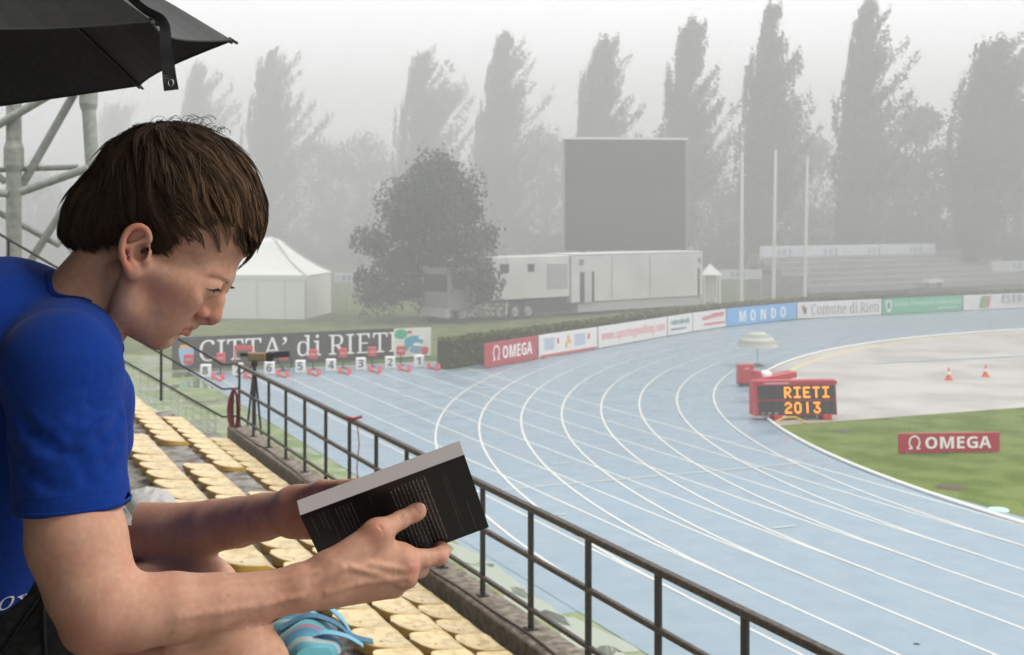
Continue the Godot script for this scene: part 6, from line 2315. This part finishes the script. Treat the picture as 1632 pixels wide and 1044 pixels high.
func build_book() -> void:
	var a := P(478, 822, 1.45)
	var b := P(740, 725, 1.47)
	var x := (b - a).normalized()
	var y := Vector3(-0.0284, 0.0981, 0.0800)
	y = (y - x * y.dot(x)).normalized()
	var z := x.cross(y)                     # out of the back cover, towards the camera
	var w := a.distance_to(b)
	var h := 0.1299
	var th := 0.0235
	var o := thing("book", "thick black paperback held closed in both hands, its page edges uppermost", "book", a - y * h * 0.5 + x * w * 0.5 - z * th * 0.5, Basis(x, y, z))
	# page block
	var paper := mat("page_edges", Color.WHITE, 0.8)
	var img := Image.create(64, 512, false, Image.FORMAT_RGB8)
	var rr := RandomNumberGenerator.new()
	rr.seed = 4
	for j in 512:
		var t := rr.randf_range(0.80, 1.0)
		for i in 64:
			var q := t * rr.randf_range(0.97, 1.0)
			img.set_pixel(i, j, lin(0.60 * q, 0.56 * q, 0.57 * q))
	paper.albedo_texture = ImageTexture.create_from_image(img)
	var st := new_st()
	var s := Vector3(w - 0.0006, h - 0.0004, th - 0.0012) * 0.5
	var fc := [[Vector3.UP, Vector3.RIGHT, Vector3.BACK], [Vector3.RIGHT, Vector3.UP, Vector3.BACK], [Vector3.LEFT, Vector3.UP, Vector3.BACK], [Vector3.DOWN, Vector3.RIGHT, Vector3.BACK]]
	for q in fc:
		var n: Vector3 = q[0]
		var u: Vector3 = q[1] * s
		var v: Vector3 = q[2] * s
		var c: Vector3 = n * s
		var vs := [c - u - v, c + u - v, c + u + v, c - u + v]
		var uv := [Vector2(0, 0), Vector2(1, 0), Vector2(1, 1), Vector2(0, 1)]
		var order := [0, 1, 2, 0, 2, 3]
		if (vs[2] - vs[0]).cross(vs[1] - vs[0]).dot(n) < 0.0:
			order = [0, 2, 1, 0, 3, 2]
		for i in order:
			st.set_normal(n)
			st.set_uv(uv[i])
			st.add_vertex(vs[i])
	obj("page_block", st.commit(), paper, o)
	# covers and spine
	var card := mat("cover_card", lin(0.006, 0.006, 0.007), 0.35)
	for sg in [-1.0, 1.0]:
		obj("cover", bevel_box(Vector3(w, h - (0.001 if sg < 0.0 else 0.0), 0.0006), 0.0002), card, o, at(Vector3(0, -0.0005 if sg < 0.0 else 0.0, sg * (th * 0.5 - 0.0003))))
	obj("spine", bevel_box(Vector3(w, 0.0007, th - 0.0004), 0.0002), card, o, at(Vector3(0, -h * 0.5 - 0.0004, 0)))
	# printed back: blurb lines across the book, small print at the foot
	var pi := Image.create(1024, 640, false, Image.FORMAT_RGB8)
	pi.fill(lin(0.0055, 0.0055, 0.006))
	# columns of the picture run along the long side of the book; every printed line is a column
	var blocks := [
		[0.93, 1, 0.55, 0.97, 0.10, 0.10, 0.10], [0.845, 1, 0.16, 0.94, 0.085, 0.075, 0.04], [0.862, 1, 0.10, 0.80, 0.06, 0.055, 0.03],
		[0.735, 1, 0.07, 0.12, 0.16, 0.14, 0.07], [0.530, 10, 0.07, 0.97, 0.30, 0.30, 0.29], [0.475, 2, 0.55, 0.95, 0.18, 0.18, 0.18],
		[0.400, 1, 0.06, 0.28, 0.07, 0.065, 0.03], [0.335, 1, 0.10, 0.22, 0.03, 0.03, 0.03], [0.195, 5, 0.06, 0.46, 0.17, 0.17, 0.17],
		[0.150, 1, 0.05, 0.55, 0.10, 0.10, 0.10], [0.095, 2, 0.05, 0.32, 0.14, 0.14, 0.14], [0.045, 1, 0.06, 0.36, 0.12, 0.12, 0.12]]
	for q in blocks:
		for k in int(q[1]):
			var cx := int((q[0] + 0.0235 * k) * 1024.0)
			var y0 := int(q[2] * 640.0)
			var y1 := int((q[3] - rr.randf_range(0.0, 0.08)) * 640.0)
			if q[1] == 10 and k < 4:
				y1 = int(y1 * 0.97)
			if q[1] == 10 and k < 3:
				y0 += int(18 - 6 * k)
			var yy := y0
			while yy < y1:
				var word := rr.randi_range(7, 30)
				var end := mini(yy + word, y1)
				while yy < end:
					var hgt := rr.randi_range(4, 7)
					var up := rr.randi_range(0, 2)
					var c := lin(q[4] * 1.9, q[5] * 1.9, q[6] * 1.9)
					for t in rr.randi_range(2, 3):
						for e in hgt:
							if rr.randf() < 0.78:
								pi.set_pixel(clampi(cx + e - up, 0, 1023), clampi(yy + t, 0, 639), c)
					yy += 4
				yy += 5
	var pm := mat("cover_print", Color.WHITE, 0.33)
	pm.albedo_texture = ImageTexture.create_from_image(pi)
	var ps := new_st()
	var hw := w * 0.5 - 0.0012
	var hh := h * 0.5 - 0.0012
	var zz := th * 0.5 + 0.00025
	var vs := [Vector3(-hw, hh, zz), Vector3(hw, hh, zz), Vector3(hw, -hh, zz), Vector3(-hw, -hh, zz)]
	var uv := [Vector2(0, 0), Vector2(1, 0), Vector2(1, 1), Vector2(0, 1)]
	for i in [0, 1, 2, 0, 2, 3]:
		ps.set_normal(Vector3.BACK)
		ps.set_uv(uv[i])
		ps.add_vertex(vs[i])
	obj("printed_back", ps.commit(), pm, o)

func build_umbrella() -> void:
	var k := 0.9
	var rim := [P(244, 34, 1.874 * k), P(370, 64, 2.255 * k), P(222, 136, 2.549 * k), P(-77, 179, 2.583 * k), P(-431, 206, 2.337 * k), P(-709, 190, 1.956 * k), P(-670, 122, 1.663 * k), P(-215, 30, 1.629 * k)]
	var c := Vector3.ZERO
	for p in rim:
		c += p
	c /= 8.0
	var n := Vector3.ZERO
	for i in 8:
		n += (rim[(i + 1) % 8] - c).cross(rim[i] - c)
	n = n.normalized()
	if n.y < 0.0:
		n = -n
	var apex := c + n * 0.165
	var o := thing("umbrella", "open black umbrella with a hanging closing strap, seen from below its rim", "umbrella", c - n * 0.62)
	var back := at(-o.position)
	var cloth := mat("umbrella_cloth", Color.WHITE, 0.55, 0.0, 0.5)
	cloth.albedo_texture = noise_tex(91, 0.02, [lin(0.010, 0.010, 0.011), lin(0.018, 0.018, 0.020)], [0.3, 0.7])
	cloth.uv1_triplanar = true
	cloth.uv1_scale = Vector3.ONE * 6.0
	cloth.rim_enabled = true
	cloth.rim = 0.2
	var metal := mat("umbrella_rib", lin(0.05, 0.05, 0.055), 0.35, 0.6)
	var rib := func(i: int, s: float) -> Vector3:   # along a rib from the apex (0) to the tip (1)
		var e: Vector3 = rim[i % 8]
		var flat := apex.lerp(e, s)
		return flat + n * 0.085 * sin(PI * s) * (1.0 - 0.25 * s)
	for i in 8:
		# one panel: eleven rows from apex to edge, the edge curves in between the tips
		var st := new_st()
		var g := []
		for r in 13:
			var s := r / 12.0
			var row := []
			for q in 9:
				var t := q / 8.0
				var a: Vector3 = rib.call(i, s)
				var b: Vector3 = rib.call(i + 1, s)
				var p := a.lerp(b, t)
				var sag := 4.0 * t * (1.0 - t)
				p = p.lerp(apex.lerp(c, 0.4), 0.075 * s * s * sag)      # scalloped edge
				p -= n * 0.012 * s * sag                                  # cloth taut between the ribs
				row.append(p)
			g.append(row)
		for r in 12:
			for q in 8:
				var fn: Vector3 = (g[r + 1][q + 1] - g[r][q]).cross(g[r + 1][q] - g[r][q + 1])
				fn = fn.normalized() if fn.length() > 1e-9 else n
				if fn.dot(n) < 0.0:
					fn = -fn
				quad(st, g[r][q], g[r + 1][q], g[r + 1][q + 1], g[r][q + 1], fn)
		obj("canopy_panel", st.commit(), cloth, o, back)
		var hem := []
		for q in 9:
			hem.append(g[12][q])
		obj("hem", tube(hem, 0.0018, 5, false), cloth, o, back)
		var rp := []
		for r in 9:
			rp.append(rib.call(i, r / 8.0) - n * 0.005)
		obj("rib", tube(rp, 0.0024, 6), metal, o, back)
		var ex: Vector3 = (rim[i] - rib.call(i, 0.92)).normalized()
		obj("rib_tip", tube([rim[i] - ex * 0.006, rim[i] + ex * 0.010], [0.0028, 0.0022], 8), mat("tip_black", lin(0.02, 0.02, 0.02), 0.4), o, back)
		obj("strut", tube([rib.call(i, 0.5) - n * 0.006, c - n * 0.02], 0.002, 6), metal, o, back)
	obj("shaft", tube([apex + n * 0.05, c - n * 0.5], 0.006, 10), metal, o, back)
	obj("handle", tube([c - n * 0.5, c - n * 0.62], [0.014, 0.016], 12), mat("handle_black", lin(0.02, 0.02, 0.02), 0.5), o, back)
	obj("runner", tube([c + n * 0.005, c - n * 0.05], 0.013, 10), mat("tip_black", lin(0.02, 0.02, 0.02)), o, back)
	# closing strap: comes over the rim beside the near tip and hangs down
	var sw := 0.0095
	var z0 := 1.70
	var top := [P(205, -6, z0 + 0.02), P(232, 16, z0), P(256, 30, z0 - 0.012), P(263, 46, z0 - 0.016), P(264, 74, z0 - 0.016), P(268, 104, z0 - 0.018), P(270, 124, z0 - 0.016), P(273, 144, z0 - 0.014)]
	var ss := new_st()
	for i in top.size() - 1:
		for e in 5:
			var a := catmull(top, i, e / 5.0)
			var b := catmull(top, i, (e + 1) / 5.0)
			var s1 := (i + e / 5.0) / 7.0
			var tw := lerpf(0.5, 1.0, s1)
			var dirv := (b - a).normalized()
			var side := dirv.cross(Vector3(0.15, 0, 1)).normalized() * sw * tw
			var nn := side.cross(dirv).normalized()
			if nn.z < 0.0:
				nn = -nn
			quad(ss, a - side, a + side, b + side, b - side, nn)
			quad(ss, a - side - nn * 0.001, a + side - nn * 0.001, b + side - nn * 0.001, b - side - nn * 0.001, -nn)
	var strap := obj("closing_strap", ss.commit(), mat("strap_black", lin(0.020, 0.020, 0.022), 0.35), o, back)
	var ring := TorusMesh.new()
	ring.inner_radius = 0.0022
	ring.outer_radius = 0.0042
	ring.rings = 20
	ring.ring_segments = 8
	obj("snap", ring, mat("snap_steel", lin(0.5, 0.5, 0.5), 0.25, 0.9), strap, Transform3D(Basis(Vector3(1, 0, 0), Vector3(0, 0, 1), Vector3(0, -1.3, 0)), P(272, 132, z0 - 0.0185)))
	obj("rivet", box(0.004, 0.004, 0.004), mat("snap_steel", lin(0.5, 0.5, 0.5)), strap, at(P(244, 35, 1.874 * k - 0.008)))
